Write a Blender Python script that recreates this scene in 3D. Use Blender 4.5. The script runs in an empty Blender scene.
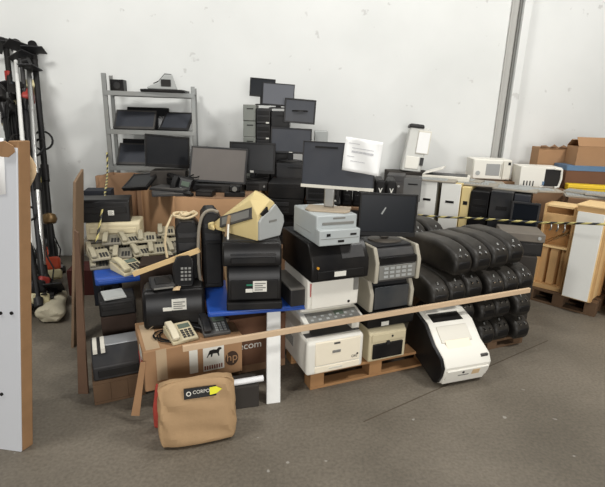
import bpy, bmesh, math, random
from mathutils import Vector, Matrix, Euler
random.seed(7)
SC = bpy.context.scene
COL = SC.collection
rad = math.radians
# ---------------------------------------------------------------- camera model
F, PITCH, ROLL, H = 450.0, rad(15.7), rad(1.7), 1.75

def ray(px, py):
    x = (px-302.5)/F; y = -(py-243.5)/F
    c, s = math.cos(ROLL), math.sin(ROLL)
    u = x*c-y*s; v = x*s+y*c
    cp, sp = math.cos(PITCH), math.sin(PITCH)
    return u, cp+v*sp, -sp+v*cp

def onz(px, py, z=0.0):
    d = ray(px, py); t = (z-H)/d[2]
    return Vector((d[0]*t, d[1]*t, z))

def onY(px, py, Y):
    d = ray(px, py); t = Y/d[1]
    return Vector((d[0]*t, Y, H+d[2]*t))

# ---------------------------------------------------------------- materials
MATS = {}
def mat(name, rgb, rough=0.5, metal=0.0, var=0.10, scale=9.0, dust=0.0, bump=0.0, dustcol=(150, 140, 125), spec=None):
    if name in MATS: return MATS[name]
    m = bpy.data.materials.new(name); m.use_nodes = True
    nt = m.node_tree; N = nt.nodes; L = nt.links
    bs = N['Principled BSDF']
    lin = lambda c: tuple(((v/255)/12.92 if v/255 <= .04045 else ((v/255+.055)/1.055)**2.4) for v in c)
    col = lin(rgb)
    tc = N.new('ShaderNodeTexCoord')
    no = N.new('ShaderNodeTexNoise'); no.inputs['Scale'].default_value = scale
    no.inputs['Detail'].default_value = 6; no.inputs['Roughness'].default_value = .65
    L.new(tc.outputs['Object'], no.inputs['Vector'])
    mx = N.new('ShaderNodeMix'); mx.data_type = 'RGBA'
    mx.inputs[6].default_value = (*[c*(1-var) for c in col], 1)
    mx.inputs[7].default_value = (*[min(1, c*(1+var)) for c in col], 1)
    L.new(no.outputs['Fac'], mx.inputs[0])
    out = mx.outputs[2]
    if dust > 0:
        n2 = N.new('ShaderNodeTexNoise'); n2.inputs['Scale'].default_value = scale*.45; n2.inputs['Detail'].default_value = 8
        L.new(tc.outputs['Object'], n2.inputs['Vector'])
        mr = N.new('ShaderNodeMapRange'); mr.inputs[1].default_value = .35; mr.inputs[2].default_value = .75
        mr.inputs[3].default_value = 0; mr.inputs[4].default_value = dust
        L.new(n2.outputs['Fac'], mr.inputs[0])
        m2 = N.new('ShaderNodeMix'); m2.data_type = 'RGBA'
        L.new(mr.outputs[0], m2.inputs[0]); L.new(out, m2.inputs[6])
        m2.inputs[7].default_value = (*lin(dustcol), 1)
        out = m2.outputs[2]
    L.new(out, bs.inputs['Base Color'])
    bs.inputs['Roughness'].default_value = rough
    bs.inputs['Metallic'].default_value = metal
    bs.inputs['Specular IOR Level'].default_value = spec if spec is not None else (.22 if max(rgb) < 75 else .4)
    if bump > 0:
        b = N.new('ShaderNodeBump'); b.inputs['Strength'].default_value = bump; b.inputs['Distance'].default_value = .01
        L.new(no.outputs['Fac'], b.inputs['Height']); L.new(b.outputs[0], bs.inputs['Normal'])
    MATS[name] = m
    return m

BLACK = mat('black_plastic', (17, 17, 19), .36, dust=.05)
BLACKM = mat('matte_black_plastic', (14, 14, 16), .5, dust=.05)
CHAR = mat('charcoal_plastic', (36, 37, 40), .45, dust=.10)
DGREY = mat('dark_grey_plastic', (62, 62, 63), .55, dust=.2)
GREY = mat('grey_plastic', (120, 120, 116), .55, dust=.2)
LGREY = mat('light_grey_plastic', (165, 168, 166), .55, dust=.15)
PGREY = mat('projector_grey_plastic', (176, 182, 182), .5, dust=.12)
WHITE = mat('white_plastic', (228, 225, 215), .45, var=.04)
OFFW = mat('off_white_plastic', (214, 210, 198), .5, var=.05)
BEIGE = mat('beige_plastic', (205, 193, 160), .55, var=.08, dust=.15)
YEL = mat('yellowed_plastic', (212, 192, 138), .5, var=.06)
PHB = mat('phone_beige_plastic', (160, 153, 130), .55, dust=.3)
PHG = mat('phone_grey_plastic', (112, 108, 96), .55, dust=.3)
SCREEN = mat('monitor_screen', (24, 26, 30), .3, var=.15, scale=3, dust=.06)
SCRDUST = mat('dusty_monitor_screen', (94, 89, 85), .6, var=.15, scale=3, dust=.4, dustcol=(116, 108, 102))
SCRGREY = mat('grey_monitor_screen', (56, 60, 68), .4, var=.1, scale=3, dust=.15)
SCRBLUE = mat('blue_black_screen', (16, 20, 26), .3, spec=.15)
CARD = mat('cardboard', (160, 124, 90), .85, var=.12, scale=5, bump=.15)
CARDD = mat('brown_cardboard', (132, 102, 76), .85, var=.14, scale=4, bump=.15)
CARDR = mat('red_brown_cardboard', (108, 76, 56), .85, var=.14, scale=4)
CARDT = mat('torn_cardboard', (205, 178, 140), .9, var=.15, scale=10)
KRAFT = mat('kraft_paper', (168, 138, 102), .8, var=.14, scale=9, bump=.4)
TAPEC = mat('packing_tape', (188, 165, 135), .3, var=.06)
PAPER = mat('white_paper', (240, 240, 238), .7, var=.02)
LABELM = mat('label_paper', (222, 220, 210), .6, var=.04)
PRINT = mat('printed_ink', (30, 28, 28), .6)
REDM = mat('red_print', (176, 40, 34), .5)
GREENM = mat('green_print', (30, 120, 90), .5)
ORANGE = mat('orange_engine_plastic', (196, 74, 42), .45, dust=.15)
REDP = mat('red_engine_plastic', (150, 40, 34), .45, dust=.15)
STEEL = mat('brushed_steel', (175, 175, 172), .35, .9, var=.08)
GALV = mat('galvanised_shelf_steel', (132, 134, 132), .45, .45, var=.12, dust=.2)
CHROME = mat('polished_steel', (200, 200, 200), .2, 1.0)
BLUE = mat('blue_plastic', (24, 72, 158), .4, var=.08, dust=.12, dustcol=(120, 130, 150))
WPAINT = mat('scuffed_white_paint', (224, 224, 220), .5, var=.05, dust=.12)
PANEL = mat('white_coated_panel', (206, 208, 212), .45, var=.03, scale=3)
PINE = mat('pine_wood', (198, 160, 110), .65, var=.16, scale=7)
PINEL = mat('pale_pine_wood', (224, 192, 140), .6, var=.1, scale=7)
LATH = mat('lath_wood', (205, 178, 146), .65, var=.12, scale=7)
WOODD = mat('weathered_board', (124, 102, 80), .8, var=.2, scale=5)
WOODR = mat('red_brown_board', (98, 74, 57), .75, var=.2, scale=5)
PALW = mat('pallet_wood', (158, 118, 78), .8, var=.2, scale=7)
PALD = mat('dark_pallet_wood', (92, 70, 50), .85, var=.2, scale=7)
CANVAS = mat('canvas_cloth', (196, 188, 164), .9, var=.12, scale=9, bump=.3)
CABLE = mat('black_cable', (18, 18, 18), .5)
STRAP = mat('grey_strap', (140, 132, 118), .7, dust=.2)
YPLAST = mat('yellow_plastic', (226, 190, 40), .5, var=.08)
BLUET = mat('blue_tape', (90, 120, 150), .4)
TANK = mat('translucent_tank', (200, 190, 150), .35)
KEYM = mat('key_plastic', (52, 52, 52), .5)
LCD = mat('phone_display', (92, 104, 92), .25)
IVORYP = mat('ivory_front_plastic', (240, 230, 208), .5, var=.05)
BLWHITE = mat('off_white_metal', (226, 226, 220), .5, var=.04)

def wall_material():
    m = bpy.data.materials.new('plaster_wall'); m.use_nodes = True
    nt = m.node_tree; N = nt.nodes; L = nt.links; bs = N['Principled BSDF']
    tc = N.new('ShaderNodeTexCoord')
    n1 = N.new('ShaderNodeTexNoise'); n1.inputs['Scale'].default_value = 1.1; n1.inputs['Detail'].default_value = 6
    n2 = N.new('ShaderNodeTexNoise'); n2.inputs['Scale'].default_value = 7; n2.inputs['Detail'].default_value = 3
    for n in (n1, n2): L.new(tc.outputs['Object'], n.inputs['Vector'])
    r1 = N.new('ShaderNodeValToRGB')
    r1.color_ramp.elements[0].position = .3; r1.color_ramp.elements[0].color = (.685, .695, .675, 1)
    r1.color_ramp.elements[1].position = .7; r1.color_ramp.elements[1].color = (.76, .768, .748, 1)
    L.new(n1.outputs['Fac'], r1.inputs[0])
    r2 = N.new('ShaderNodeValToRGB')                     # small scuffs
    r2.color_ramp.elements[0].position = .27; r2.color_ramp.elements[0].color = (1, 1, 1, 1)
    r2.color_ramp.elements[1].position = .31; r2.color_ramp.elements[1].color = (0, 0, 0, 1)
    L.new(n2.outputs['Fac'], r2.inputs[0])
    mul = N.new('ShaderNodeMath'); mul.operation = 'MULTIPLY'; mul.inputs[1].default_value = .45
    L.new(r2.outputs[0], mul.inputs[0])
    mx = N.new('ShaderNodeMix'); mx.data_type = 'RGBA'
    L.new(mul.outputs[0], mx.inputs[0]); L.new(r1.outputs[0], mx.inputs[6]); mx.inputs[7].default_value = (.42, .41, .39, 1)
    L.new(mx.outputs[2], bs.inputs['Base Color']); bs.inputs['Roughness'].default_value = .85
    return m

def floor_material():
    m = bpy.data.materials.new('rough_concrete_floor'); m.use_nodes = True
    nt = m.node_tree; N = nt.nodes; L = nt.links; bs = N['Principled BSDF']
    tc = N.new('ShaderNodeTexCoord')
    n1 = N.new('ShaderNodeTexNoise'); n1.inputs['Scale'].default_value = 1.6; n1.inputs['Detail'].default_value = 8
    n2 = N.new('ShaderNodeTexNoise'); n2.inputs['Scale'].default_value = 55; n2.inputs['Detail'].default_value = 4
    n3 = N.new('ShaderNodeTexNoise'); n3.inputs['Scale'].default_value = 16; n3.inputs['Detail'].default_value = 1
    for n in (n1, n2, n3): L.new(tc.outputs['Object'], n.inputs['Vector'])
    r1 = N.new('ShaderNodeValToRGB')
    r1.color_ramp.elements[0].position = .3; r1.color_ramp.elements[0].color = (.132, .112, .084, 1)
    r1.color_ramp.elements[1].position = .72; r1.color_ramp.elements[1].color = (.215, .184, .142, 1)
    L.new(n1.outputs['Fac'], r1.inputs[0])
    m1 = N.new('ShaderNodeMix'); m1.data_type = 'RGBA'; m1.blend_type = 'MULTIPLY'; m1.inputs[0].default_value = .55
    r2 = N.new('ShaderNodeValToRGB'); r2.color_ramp.elements[0].position = .3; r2.color_ramp.elements[0].color = (.45, .45, .45, 1)
    r2.color_ramp.elements[1].position = .65; r2.color_ramp.elements[1].color = (1, 1, 1, 1)
    L.new(n2.outputs['Fac'], r2.inputs[0]); L.new(r1.outputs[0], m1.inputs[6]); L.new(r2.outputs[0], m1.inputs[7])
    r3 = N.new('ShaderNodeValToRGB')                     # pale specks of dropped paint and grit
    r3.color_ramp.elements[0].position = .755; r3.color_ramp.elements[0].color = (0, 0, 0, 1)
    r3.color_ramp.elements[1].position = .79; r3.color_ramp.elements[1].color = (.6, .6, .6, 1)
    L.new(n3.outputs['Fac'], r3.inputs[0])
    m2 = N.new('ShaderNodeMix'); m2.data_type = 'RGBA'
    L.new(r3.outputs[0], m2.inputs[0]); L.new(m1.outputs[2], m2.inputs[6]); m2.inputs[7].default_value = (.42, .4, .36, 1)
    L.new(m2.outputs[2], bs.inputs['Base Color']); bs.inputs['Roughness'].default_value = .62
    b = N.new('ShaderNodeBump'); b.inputs['Strength'].default_value = .35; b.inputs['Distance'].default_value = .006
    L.new(n2.outputs['Fac'], b.inputs['Height']); L.new(b.outputs[0], bs.inputs['Normal'])
    return m

def stripe_material():
    m = bpy.data.materials.new('yellow_black_barrier_tape'); m.use_nodes = True
    nt = m.node_tree; N = nt.nodes; L = nt.links; bs = N['Principled BSDF']
    tc = N.new('ShaderNodeTexCoord')
    sx = N.new('ShaderNodeSeparateXYZ'); L.new(tc.outputs['UV'], sx.inputs[0])
    ad = N.new('ShaderNodeMath'); ad.operation = 'ADD'; L.new(sx.outputs[0], ad.inputs[0]); L.new(sx.outputs[1], ad.inputs[1])
    fr = N.new('ShaderNodeMath'); fr.operation = 'FRACT'; L.new(ad.outputs[0], fr.inputs[0])
    gt = N.new('ShaderNodeMath'); gt.operation = 'GREATER_THAN'; gt.inputs[1].default_value = .5; L.new(fr.outputs[0], gt.inputs[0])
    mx = N.new('ShaderNodeMix'); mx.data_type = 'RGBA'; L.new(gt.outputs[0], mx.inputs[0])
    mx.inputs[6].default_value = (.50, .43, .16, 1); mx.inputs[7].default_value = (.02, .02, .02, 1)
    L.new(mx.outputs[2], bs.inputs['Base Color']); bs.inputs['Roughness'].default_value = .4
    return m

# ---------------------------------------------------------------- mesh builder
class MB:
    def __init__(s): s.v = []; s.f = []; s.m = []
    def add(s, vs, fs, mi=0, T=None):
        o = len(s.v)
        for v in vs:
            v = Vector(v)
            s.v.append(T @ v if T is not None else v)
        for f in fs: s.f.append([i+o for i in f]); s.m.append(mi)
        return s
    def box(s, x0, x1, y0, y1, z0, z1, mi=0, T=None):
        vs = [(x, y, z) for z in (z0, z1) for y in (y0, y1) for x in (x0, x1)]
        return s.add(vs, [(0, 2, 3, 1), (4, 5, 7, 6), (0, 1, 5, 4), (2, 6, 7, 3), (0, 4, 6, 2), (1, 3, 7, 5)], mi, T)
    def prism(s, prof, a0, a1, axis='x', mi=0, T=None):
        n = len(prof); vs = []
        for a in (a0, a1):
            for p, q in prof:
                vs.append({'x': (a, p, q), 'y': (p, a, q), 'z': (p, q, a)}[axis])
        fs = [tuple(range(n)), tuple(range(2*n-1, n-1, -1))]
        for i in range(n):
            j = (i+1) % n; fs.append((i, j, n+j, n+i))
        return s.add(vs, fs, mi, T)
    def cyl(s, p0, p1, r0, r1=None, n=12, mi=0):
        r1 = r0 if r1 is None else r1
        p0 = Vector(p0); p1 = Vector(p1); d = (p1-p0).normalized()
        a = d.orthogonal().normalized(); b = d.cross(a); vs = []
        for p, r in ((p0, r0), (p1, r1)):
            for i in range(n):
                t = 2*math.pi*i/n; vs.append(p+(a*math.cos(t)+b*math.sin(t))*r)
        fs = [tuple(range(n-1, -1, -1)), tuple(range(n, 2*n))]
        for i in range(n):
            j = (i+1) % n; fs.append((i, j, n+j, n+i))
        return s.add(vs, fs, mi)
    def tube(s, pts, r, n=8, mi=0):
        P = [Vector(p) for p in pts]; vs = []; fs = []; m = len(P); a = None
        for i, p in enumerate(P):
            d = (P[min(i+1, m-1)]-P[max(i-1, 0)]).normalized()
            if a is None: a = d.orthogonal().normalized()
            a = (a-d*a.dot(d)).normalized(); b = d.cross(a)
            for k in range(n):
                t = 2*math.pi*k/n; vs.append(p+(a*math.cos(t)+b*math.sin(t))*r)
        for i in range(m-1):
            for k in range(n):
                l = (k+1) % n; fs.append((i*n+k, i*n+l, (i+1)*n+l, (i+1)*n+k))
        fs.append(tuple(range(n-1, -1, -1))); fs.append(tuple(range((m-1)*n, m*n)))
        return s.add(vs, fs, mi)
    def lathe(s, prof, n=16, mi=0, T=None):
        vs = []; fs = []; m = len(prof)
        for r, z in prof:
            for k in range(n):
                t = 2*math.pi*k/n; vs.append((r*math.cos(t), r*math.sin(t), z))
        for i in range(m-1):
            for k in range(n):
                l = (k+1) % n; fs.append((i*n+k, i*n+l, (i+1)*n+l, (i+1)*n+k))
        fs.append(tuple(range(n-1, -1, -1))); fs.append(tuple(range((m-1)*n, m*n)))
        return s.add(vs, fs, mi, T)
    def hull(s, pts, mi=0):
        bm = bmesh.new()
        for p in pts: bm.verts.new(p)
        r = bmesh.ops.convex_hull(bm, input=bm.verts)
        bm.verts.ensure_lookup_table()
        keep = {v for f in bm.faces for v in f.verts}; idx = {v: i for i, v in enumerate(keep)}
        s.add([v.co.copy() for v in keep], [[idx[v] for v in f.verts] for f in bm.faces], mi)
        bm.free(); return s
    def build(s, name, mats, parent=None, bevel=0.0, seg=2, smooth=True):
        me = bpy.data.meshes.new(name)
        me.from_pydata([tuple(v) for v in s.v], [], s.f)
        for m in (mats if isinstance(mats, (list, tuple)) else [mats]): me.materials.append(m)
        me.polygons.foreach_set('material_index', s.m)
        bm = bmesh.new(); bm.from_mesh(me); bmesh.ops.recalc_face_normals(bm, faces=bm.faces); bm.to_mesh(me); bm.free()
        if smooth:
            me.polygons.foreach_set('use_smooth', [True]*len(me.polygons))
            me.set_sharp_from_angle(angle=rad(38))
        o = bpy.data.objects.new(name, me); COL.objects.link(o)
        if parent is not None: o.parent = parent
        if bevel > 0:
            b = o.modifiers.new('bevel', 'BEVEL'); b.width = bevel; b.segments = seg; b.limit_method = 'ANGLE'; b.angle_limit = rad(40)
        return o

def B(x0, x1, y0, y1, z0, z1, mi=0): return MB().box(x0, x1, y0, y1, z0, z1, mi)

def thing(name, label, cat, loc=(0, 0, 0), yaw=0.0, group=None, rot=None):
    o = bpy.data.objects.new(name, None); COL.objects.link(o)
    o.empty_display_size = .05
    o.location = loc; o.rotation_euler = rot if rot is not None else (0, 0, rad(yaw))
    o['label'] = label; o['category'] = cat
    if group: o['group'] = group
    return o

def tag(o, label, cat, group=None):
    o['label'] = label; o['category'] = cat
    if group: o['group'] = group
    return o

def struct(o): o['kind'] = 'structure'; return o

def dup(root, loc, yaw=None, label=None, rot=None, scale=None):
    r = root.copy(); COL.objects.link(r); r.location = loc
    if rot is not None: r.rotation_euler = rot
    elif yaw is not None: r.rotation_euler = (0, 0, rad(yaw))
    if scale: r.scale = scale
    if label: r['label'] = label
    for ch in list(root.children):
        c = ch.copy(); COL.objects.link(c); c.parent = r
        for g in list(ch.children):
            d = g.copy(); COL.objects.link(d); d.parent = c
    return r

def lettering(text, size, parent, loc, rot, m, name='lettering', ext=.0006):
    cu = bpy.data.curves.new('lettering_curve', 'FONT'); cu.body = text; cu.size = size; cu.extrude = ext
    cu.align_x = 'CENTER'; cu.align_y = 'CENTER'
    t = bpy.data.objects.new('lettering_tmp', cu); COL.objects.link(t)
    bpy.context.view_layer.update()
    me = bpy.data.meshes.new_from_object(t.evaluated_get(bpy.context.evaluated_depsgraph_get()))
    bpy.data.objects.remove(t); me.materials.clear(); me.materials.append(m)
    o = bpy.data.objects.new(name, me); COL.objects.link(o); o.parent = parent
    o.location = loc; o.rotation_euler = rot
    return o
FRONT = (rad(90), 0, 0)

def base(fbl, w, d, yaw):
    a = rad(yaw); f = Vector(fbl)
    return f+Vector((math.cos(a), math.sin(a), 0))*(w/2)+Vector((-math.sin(a), math.cos(a), 0))*(d/2)

RY = 23
RU = Vector((math.cos(rad(RY)), math.sin(rad(RY)), 0)); RV = Vector((-RU.y, RU.x, 0))
RO = Vector((.05, 2.57, 0))
def row(a, b, z): return RO+RU*a+RV*b+Vector((0, 0, z))

# ================================================================ SETTING
fl = struct(B(-7, 7, -3, 7, -.1, 0).build('floor', floor_material(), smooth=False))
WY0, WSL = 5.62, .09          # the back wall: y = WY0 + WSL x
def wally(x): return WY0+WSL*x
wm = wall_material()
w = struct(MB().prism([(-7, wally(-7)), (7, wally(7)), (7, wally(7)+.2), (-7, wally(-7)+.2)], 0, 4.6, 'z').build('wall_back', wm, smooth=False))
struct(MB().prism([(-7.2, -3), (-7, -3), (-7, wally(-7)), (-7.2, wally(-7))], 0, 4.6, 'z').build('wall_left', wm, smooth=False))
# pilaster with a vertical joint on its left
P0 = onY(510.5, 110, 5.72).x; P1 = onY(519, 110, 5.7).x
PIL = P0
struct(MB().prism([(P0, wally(P0)-.10), (P1, wally(P1)-.10), (P1, wally(P1)+.01), (P0, wally(P0)+.01)], 0, 4.6, 'z').build('trim_1', wm, bevel=.006))
Q0 = onY(499, 110, 5.8).x
jm = mat('grey_wall_joint', (176, 175, 170), .8, var=.05)
struct(MB().prism([(Q0, wally(Q0)-.012), (P0, wally(P0)-.012), (P0, wally(P0)+.01), (Q0, wally(Q0)+.01)], 0, 4.6, 'z').build('trim_2', jm, smooth=False))
dm = mat('dark_joint_filler', (120, 120, 116), .8)
struct(MB().box(P0-.028, P0-.004, wally(P0)-.045, wally(P0)+.01, 0, 4.6).build('trim_3', dm, smooth=False))
struct(MB().box(Q0-.012, Q0+.004, wally(Q0)-.03, wally(Q0)+.01, 0, 4.6).build('trim_4', jm, smooth=False))
# floor joint along the row of pallets
j0 = onz(388, 411); j1 = onz(531, 348)
jd = (j1-j0).normalized(); jn = Vector((-jd.y, jd.x, 0))*.004
jv = [j0-jd*.2-jn, j1+jd*.25-jn, j1+jd*.25+jn, j0-jd*.2+jn]
struct(MB().prism([(v.x, v.y) for v in jv], -.002, .0012, 'z').build('trim_5', mat('floor_joint_filler', (84, 74, 62), .9), smooth=False))

# ================================================================ BUILDERS
def monitor(label, loc, yaw, w, h, rise=.10, frame=None, screen=None, rot=None, stand=True, roll=0, tilt=6, logo=False, chin=.03, base_mat=None, bez=.018, name='computer_monitor', chinmat=None):
    """A flat screen; loc is the base on its support, rise the height of the panel's lower edge."""
    frame = frame or BLACK; screen = screen or SCREEN
    t = thing(name, label, 'monitor', loc, yaw, rot=rot)
    T = Matrix.Translation((0, 0, rise+h/2)) @ Matrix.Rotation(rad(-tilt), 4, 'X') @ Matrix.Rotation(rad(roll), 4, 'Y')
    hb = MB()
    hb.box(-w/2, w/2, -.012, .016, -h/2, h/2, 0, T)
    hb.box(-w*.36, w*.36, .014, .045, -h*.36, h*.36, 0, T)
    ho = hb.build('housing', frame, t, bevel=.005)
    # bezel: four strips standing proud of the screen
    z0 = -h/2+chin
    bz = MB()
    bz.box(-w/2, w/2, -.019, -.012, h/2-bez, h/2, 0, T)
    bz.box(-w/2, -w/2+bez, -.019, -.012, z0, h/2-bez, 0, T); bz.box(w/2-bez, w/2, -.019, -.012, z0, h/2-bez, 0, T)
    bz.build('bezel', frame, t, bevel=.002)
    MB().box(-w/2, w/2, -.020, -.012, -h/2, z0, 0, T).build('chin', chinmat or frame, t, bevel=.002)
    MB().box(-w/2+bez, w/2-bez, -.0150, -.012, z0, h/2-bez, 0, T).build('screen', screen, t, smooth=False)
    if logo:
        MB().box(-.018, .018, -.0215, -.019, -h/2+.008, -h/2+chin-.006, 0, T).build('logo', LABELM, t, smooth=False)
    if stand:
        nk = MB(); nk.box(-.028, .028, .03, .055, .012, rise+h*.45); nk.build('neck', base_mat or frame, t, bevel=.004)
        bs = MB(); n = 20
        bs.lathe([(.0, 0), (w*.30, 0), (w*.30, .008), (w*.26, .014), (.0, .016)], 24, 0, Matrix.Translation((0, .02, 0)) @ Matrix.Diagonal((1, .72, 1, 1)))
        bs.build('stand_base', base_mat or frame, t)
    return t

def pc(label, fbl, yaw, w, d, h, case=None, front=None, style='flat', name='desktop_computer', cat='computer', stick=False):
    case = case or BLACKM; front = front or CHAR
    t = thing(name, label, cat, base(fbl, w, d, yaw), yaw)
    y = -d/2
    B(-w/2, w/2, y+.012, d/2, 0, h).build('case', case, t, bevel=.004)
    B(-w/2+.002, w/2-.002, y, y+.014, .003, h-.003).build('front_panel', front, t, bevel=.004)
    if style == 'flat':
        B(-w*.42, w*.1, y-.004, y+.004, h*.58, h*.80).build('optical_drive', case, t, bevel=.0015)
        m = MB()
        for i in range(4): m.box(-w*.42, w*.1, y-.002, y+.004, h*.14+i*h*.09, h*.18+i*h*.09)
        m.build('vent_slats', case, t, smooth=False)
        MB().cyl((w*.34, y-.005, h*.5), (w*.34, y+.005, h*.5), min(.014, h*.12), n=14).build('power_button', STEEL, t)
    elif style == 'tower':
        B(-w*.38, w*.38, y-.004, y+.004, h*.78, h*.87).build('optical_drive', case, t, bevel=.0015)
        B(-w*.38, w*.38, y-.003, y+.004, h*.66, h*.74).build('drive_cover', case, t, bevel=.0015)
        m = MB()
        for i in range(8): m.box(-w*.36, w*.36, y-.002, y+.004, h*.08+i*h*.045, h*.10+i*h*.045)
        m.build('vent_slats', case, t, smooth=False)
        MB().cyl((w*.2, y-.005, h*.58), (w*.2, y+.005, h*.58), .012, n=14).build('power_button', STEEL, t)
    elif style == 'plain':
        B(-w*.2, w*.3, y-.003, y+.004, h*.72, h*.78).build('drive_slot', BLACKM, t, bevel=.001)
        B(-w*.46, w*.46, y-.0015, y+.004, h*.05, h*.055).build('panel_seam', case, t, smooth=False)
    elif style == 'bay':
        for k in range(2):
            B(-w*.42, w*.42, y-.004, y+.004, h*(.2+.36*k), h*(.46+.36*k)).build('drive_bay', case, t, bevel=.002)
        B(w*.2, w*.42, y-.006, y+.004, h*.03, h*.12).build('label', LABELM, t, smooth=False)
    if stick:
        B(-w*.3, w*.05, y-.006, y+.001, h*.35, h*.62).build('sticker', LABELM, t, smooth=False)
    return t

CASING = mat('dusty_black_casing', (19, 18, 17), .48, var=.2, dust=.16, spec=.3)
def printer(label, fbl, yaw, w, d, h, body=None, trim=None, name='laser_printer', tray=True, panel=True, sticker=None, recess=True, rot=None, frontlid=None, bevel=.012):
    """Desktop laser printer: body, hollowed output tray, front cover, paper tray, control panel."""
    body = body or BLACK; trim = trim or CHAR
    t = thing(name, label, 'printer', base(fbl, w, d, yaw), yaw, rot=rot)
    y = -d/2
    prof = [(y, 0), (y, h*.72), (y+.03, h*.86), (y+d*.34, h*.90), (y+d*.40, h), (d/2-.01, h), (d/2, h*.94), (d/2, 0)]
    if not recess: prof = [(y, 0), (y, h*.9), (y+.02, h), (d/2-.01, h), (d/2, h*.95), (d/2, 0)]
    MB().prism(prof, -w/2, w/2, 'x').build('body', body, t, bevel=bevel, seg=3)
    if recess:
        B(-w*.36, w*.30, y+d*.39, y+d*.42, h*.905, h*.985).build('paper_exit', BLACKM, t)
        MB().prism([(y+.05, h*.885), (y+d*.38, h*.895), (y+d*.38, h*.925), (y+.05, h*.90)], -w*.34, w*.28, 'x').build('output_tray', trim, t, bevel=.002)
    B(-w*.43, w*.43, y-.006, y+.004, h*.40, h*.70).build('front_cover', frontlid or body, t, bevel=.004)
    if tray:
        pt = B(-w*.44, w*.44, y-.010, y+.004, h*.06, h*.35).build('paper_tray', trim, t, bevel=.004)
        B(-w*.10, w*.10, y-.014, y-.008, h*.17, h*.24).build('tray_handle', BLACKM, pt, bevel=.002)
    if panel:
        cp = B(w*.32, w*.46, y+.05, y+.05+d*.22, h*.88, h*.92).build('control_panel', trim, t, bevel=.003)
    if sticker:
        sx, sz, sw, sh = sticker
        st = B(sx-sw/2, sx+sw/2, y-.009, y-.0055, sz-sh/2, sz+sh/2).build('sticker', LABELM, t, smooth=False)
        m = MB()
        for i in range(4): m.box(sx-sw*.40, sx+sw*(.38-.2*(i % 2)), y-.0096, y-.0085, sz-sh*.36+i*sh*.2, sz-sh*.36+i*sh*.2+sh*.09)
        m.build('print', GREY, st, smooth=False)
    return t

def phone(label, loc, yaw, body, hand=None, rot=None, name='office_phone', s=1.0, screen=True):
    """Desk phone: sloped base, handset on the left, keys, display."""
    hand = hand or body
    t = thing(name, label, 'telephone', loc, yaw, rot=rot)
    W, D = .17*s, .20*s
    MB().prism([(-D/2, 0), (-D/2, .022*s), (D/2-.03*s, .062*s), (D/2, .055*s), (D/2, 0)], -W/2, W/2, 'x').build('phone_base', body, t, bevel=.006*s)
    sl = math.atan2(.04, .17)
    T = Matrix.Translation((0, -D/2, .022*s)) @ Matrix.Rotation(sl, 4, 'X')
    hs = MB()
    hx0, hx1 = -W/2+.004, -W/2+.05*s
    hs.prism([(.008*s, .004), (.045*s, .004), (.05*s, .018*s), (.14*s, .018*s), (.145*s, .004), (.185*s, .004), (.187*s, .03*s), (.13*s, .042*s), (.06*s, .042*s), (.006*s, .028*s)], hx0, hx1, 'x', 0, T)
    hs.build('handset', hand, t, bevel=.006*s)
    k = MB()
    for i in range(4):
        for j in range(3):
            x = -.005*s+j*.026*s; yy = .02*s+i*.022*s
            k.box(x, x+.018*s, yy, yy+.013*s, 0, .005*s, 0, T)
    k.build('keypad', KEYM if body not in (DGREY, BLACK) and 'slate' not in body.name else LGREY, t, smooth=False)
    if screen: MB().box(-.005*s, .07*s, .118*s, .16*s, 0, .004*s, 0, T).build('display', LCD, t, smooth=False)
    return t

def carton(label, fbl, yaw, w, d, h, m=None, tape=True, flaps=False, name='cardboard_box', lab=False):
    m = m or CARD
    t = thing(name, label, 'box', base(fbl, w, d, yaw), yaw)
    if flaps:
        k = .008; s = MB()
        s.box(-w/2, w/2, -d/2, -d/2+k, 0, h).box(-w/2, w/2, d/2-k, d/2, 0, h)
        s.box(-w/2, -w/2+k, -d/2+k, d/2-k, 0, h).box(w/2-k, w/2, -d/2+k, d/2-k, 0, h).box(-w/2+k, w/2-k, -d/2+k, d/2-k, 0, .01)
        s.build('walls', m, t)
        for sgn, ang in ((-1, 35), (1, 55)):
            T = Matrix.Translation((0, sgn*d/2, h)) @ Matrix.Rotation(rad(sgn*ang), 4, 'X')
            MB().box(-w/2, w/2, -.003, .003, 0, d*.42, 0, T).build('flap', m, t)
        T = Matrix.Translation((w/2, 0, h)) @ Matrix.Rotation(rad(60), 4, 'Y')
        MB().box(-.003, .003, -d/2+.01, d/2-.01, 0, w*.35, 0, T).build('flap', m, t)
    else:
        B(-w/2, w/2, -d/2, d/2, 0, h).build('walls', m, t, bevel=.004)
        if tape:
            s = B(-.03, .03, -d/2-.001, d/2+.001, h-.001, h+.001); s.box(-.03, .03, -d/2-.0015, -d/2+.001, h*.72, h+.001)
            s.build('tape', TAPEC, t, smooth=False)
    if lab: B(-w*.1, w*.16, -d/2-.002, -d/2+.001, h*.35, h*.62).build('label', LABELM, t, smooth=False)
    return t

def pallet(label, fbl, yaw, w, d, h=.13, m=None, nb=5, name='wooden_pallet'):
    m = m or PALW
    t = thing(name, label, 'pallet', base(fbl, w, d, yaw), yaw)
    bw = d/(nb+(nb-1)*.35)
    for i in range(nb):
        y = -d/2+i*bw*1.35
        B(-w/2, w/2, y, y+bw, h-.02, h).build('deck_board', m, t, bevel=.002)
    for i in range(3):
        for j in range(3):
            x = -w/2+i*(w-.10)/2; y = -d/2+j*(d-.10)/2
            B(x, x+.10, y, y+.10, .018, h-.02).build('block', m, t, bevel=.003)
        
    for j in range(3):
        y = -d/2+j*(d-.10)/2
        B(-w/2, w/2, y, y+.10, 0, .018).build('bottom_board', m, t, bevel=.002)
    return t

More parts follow.
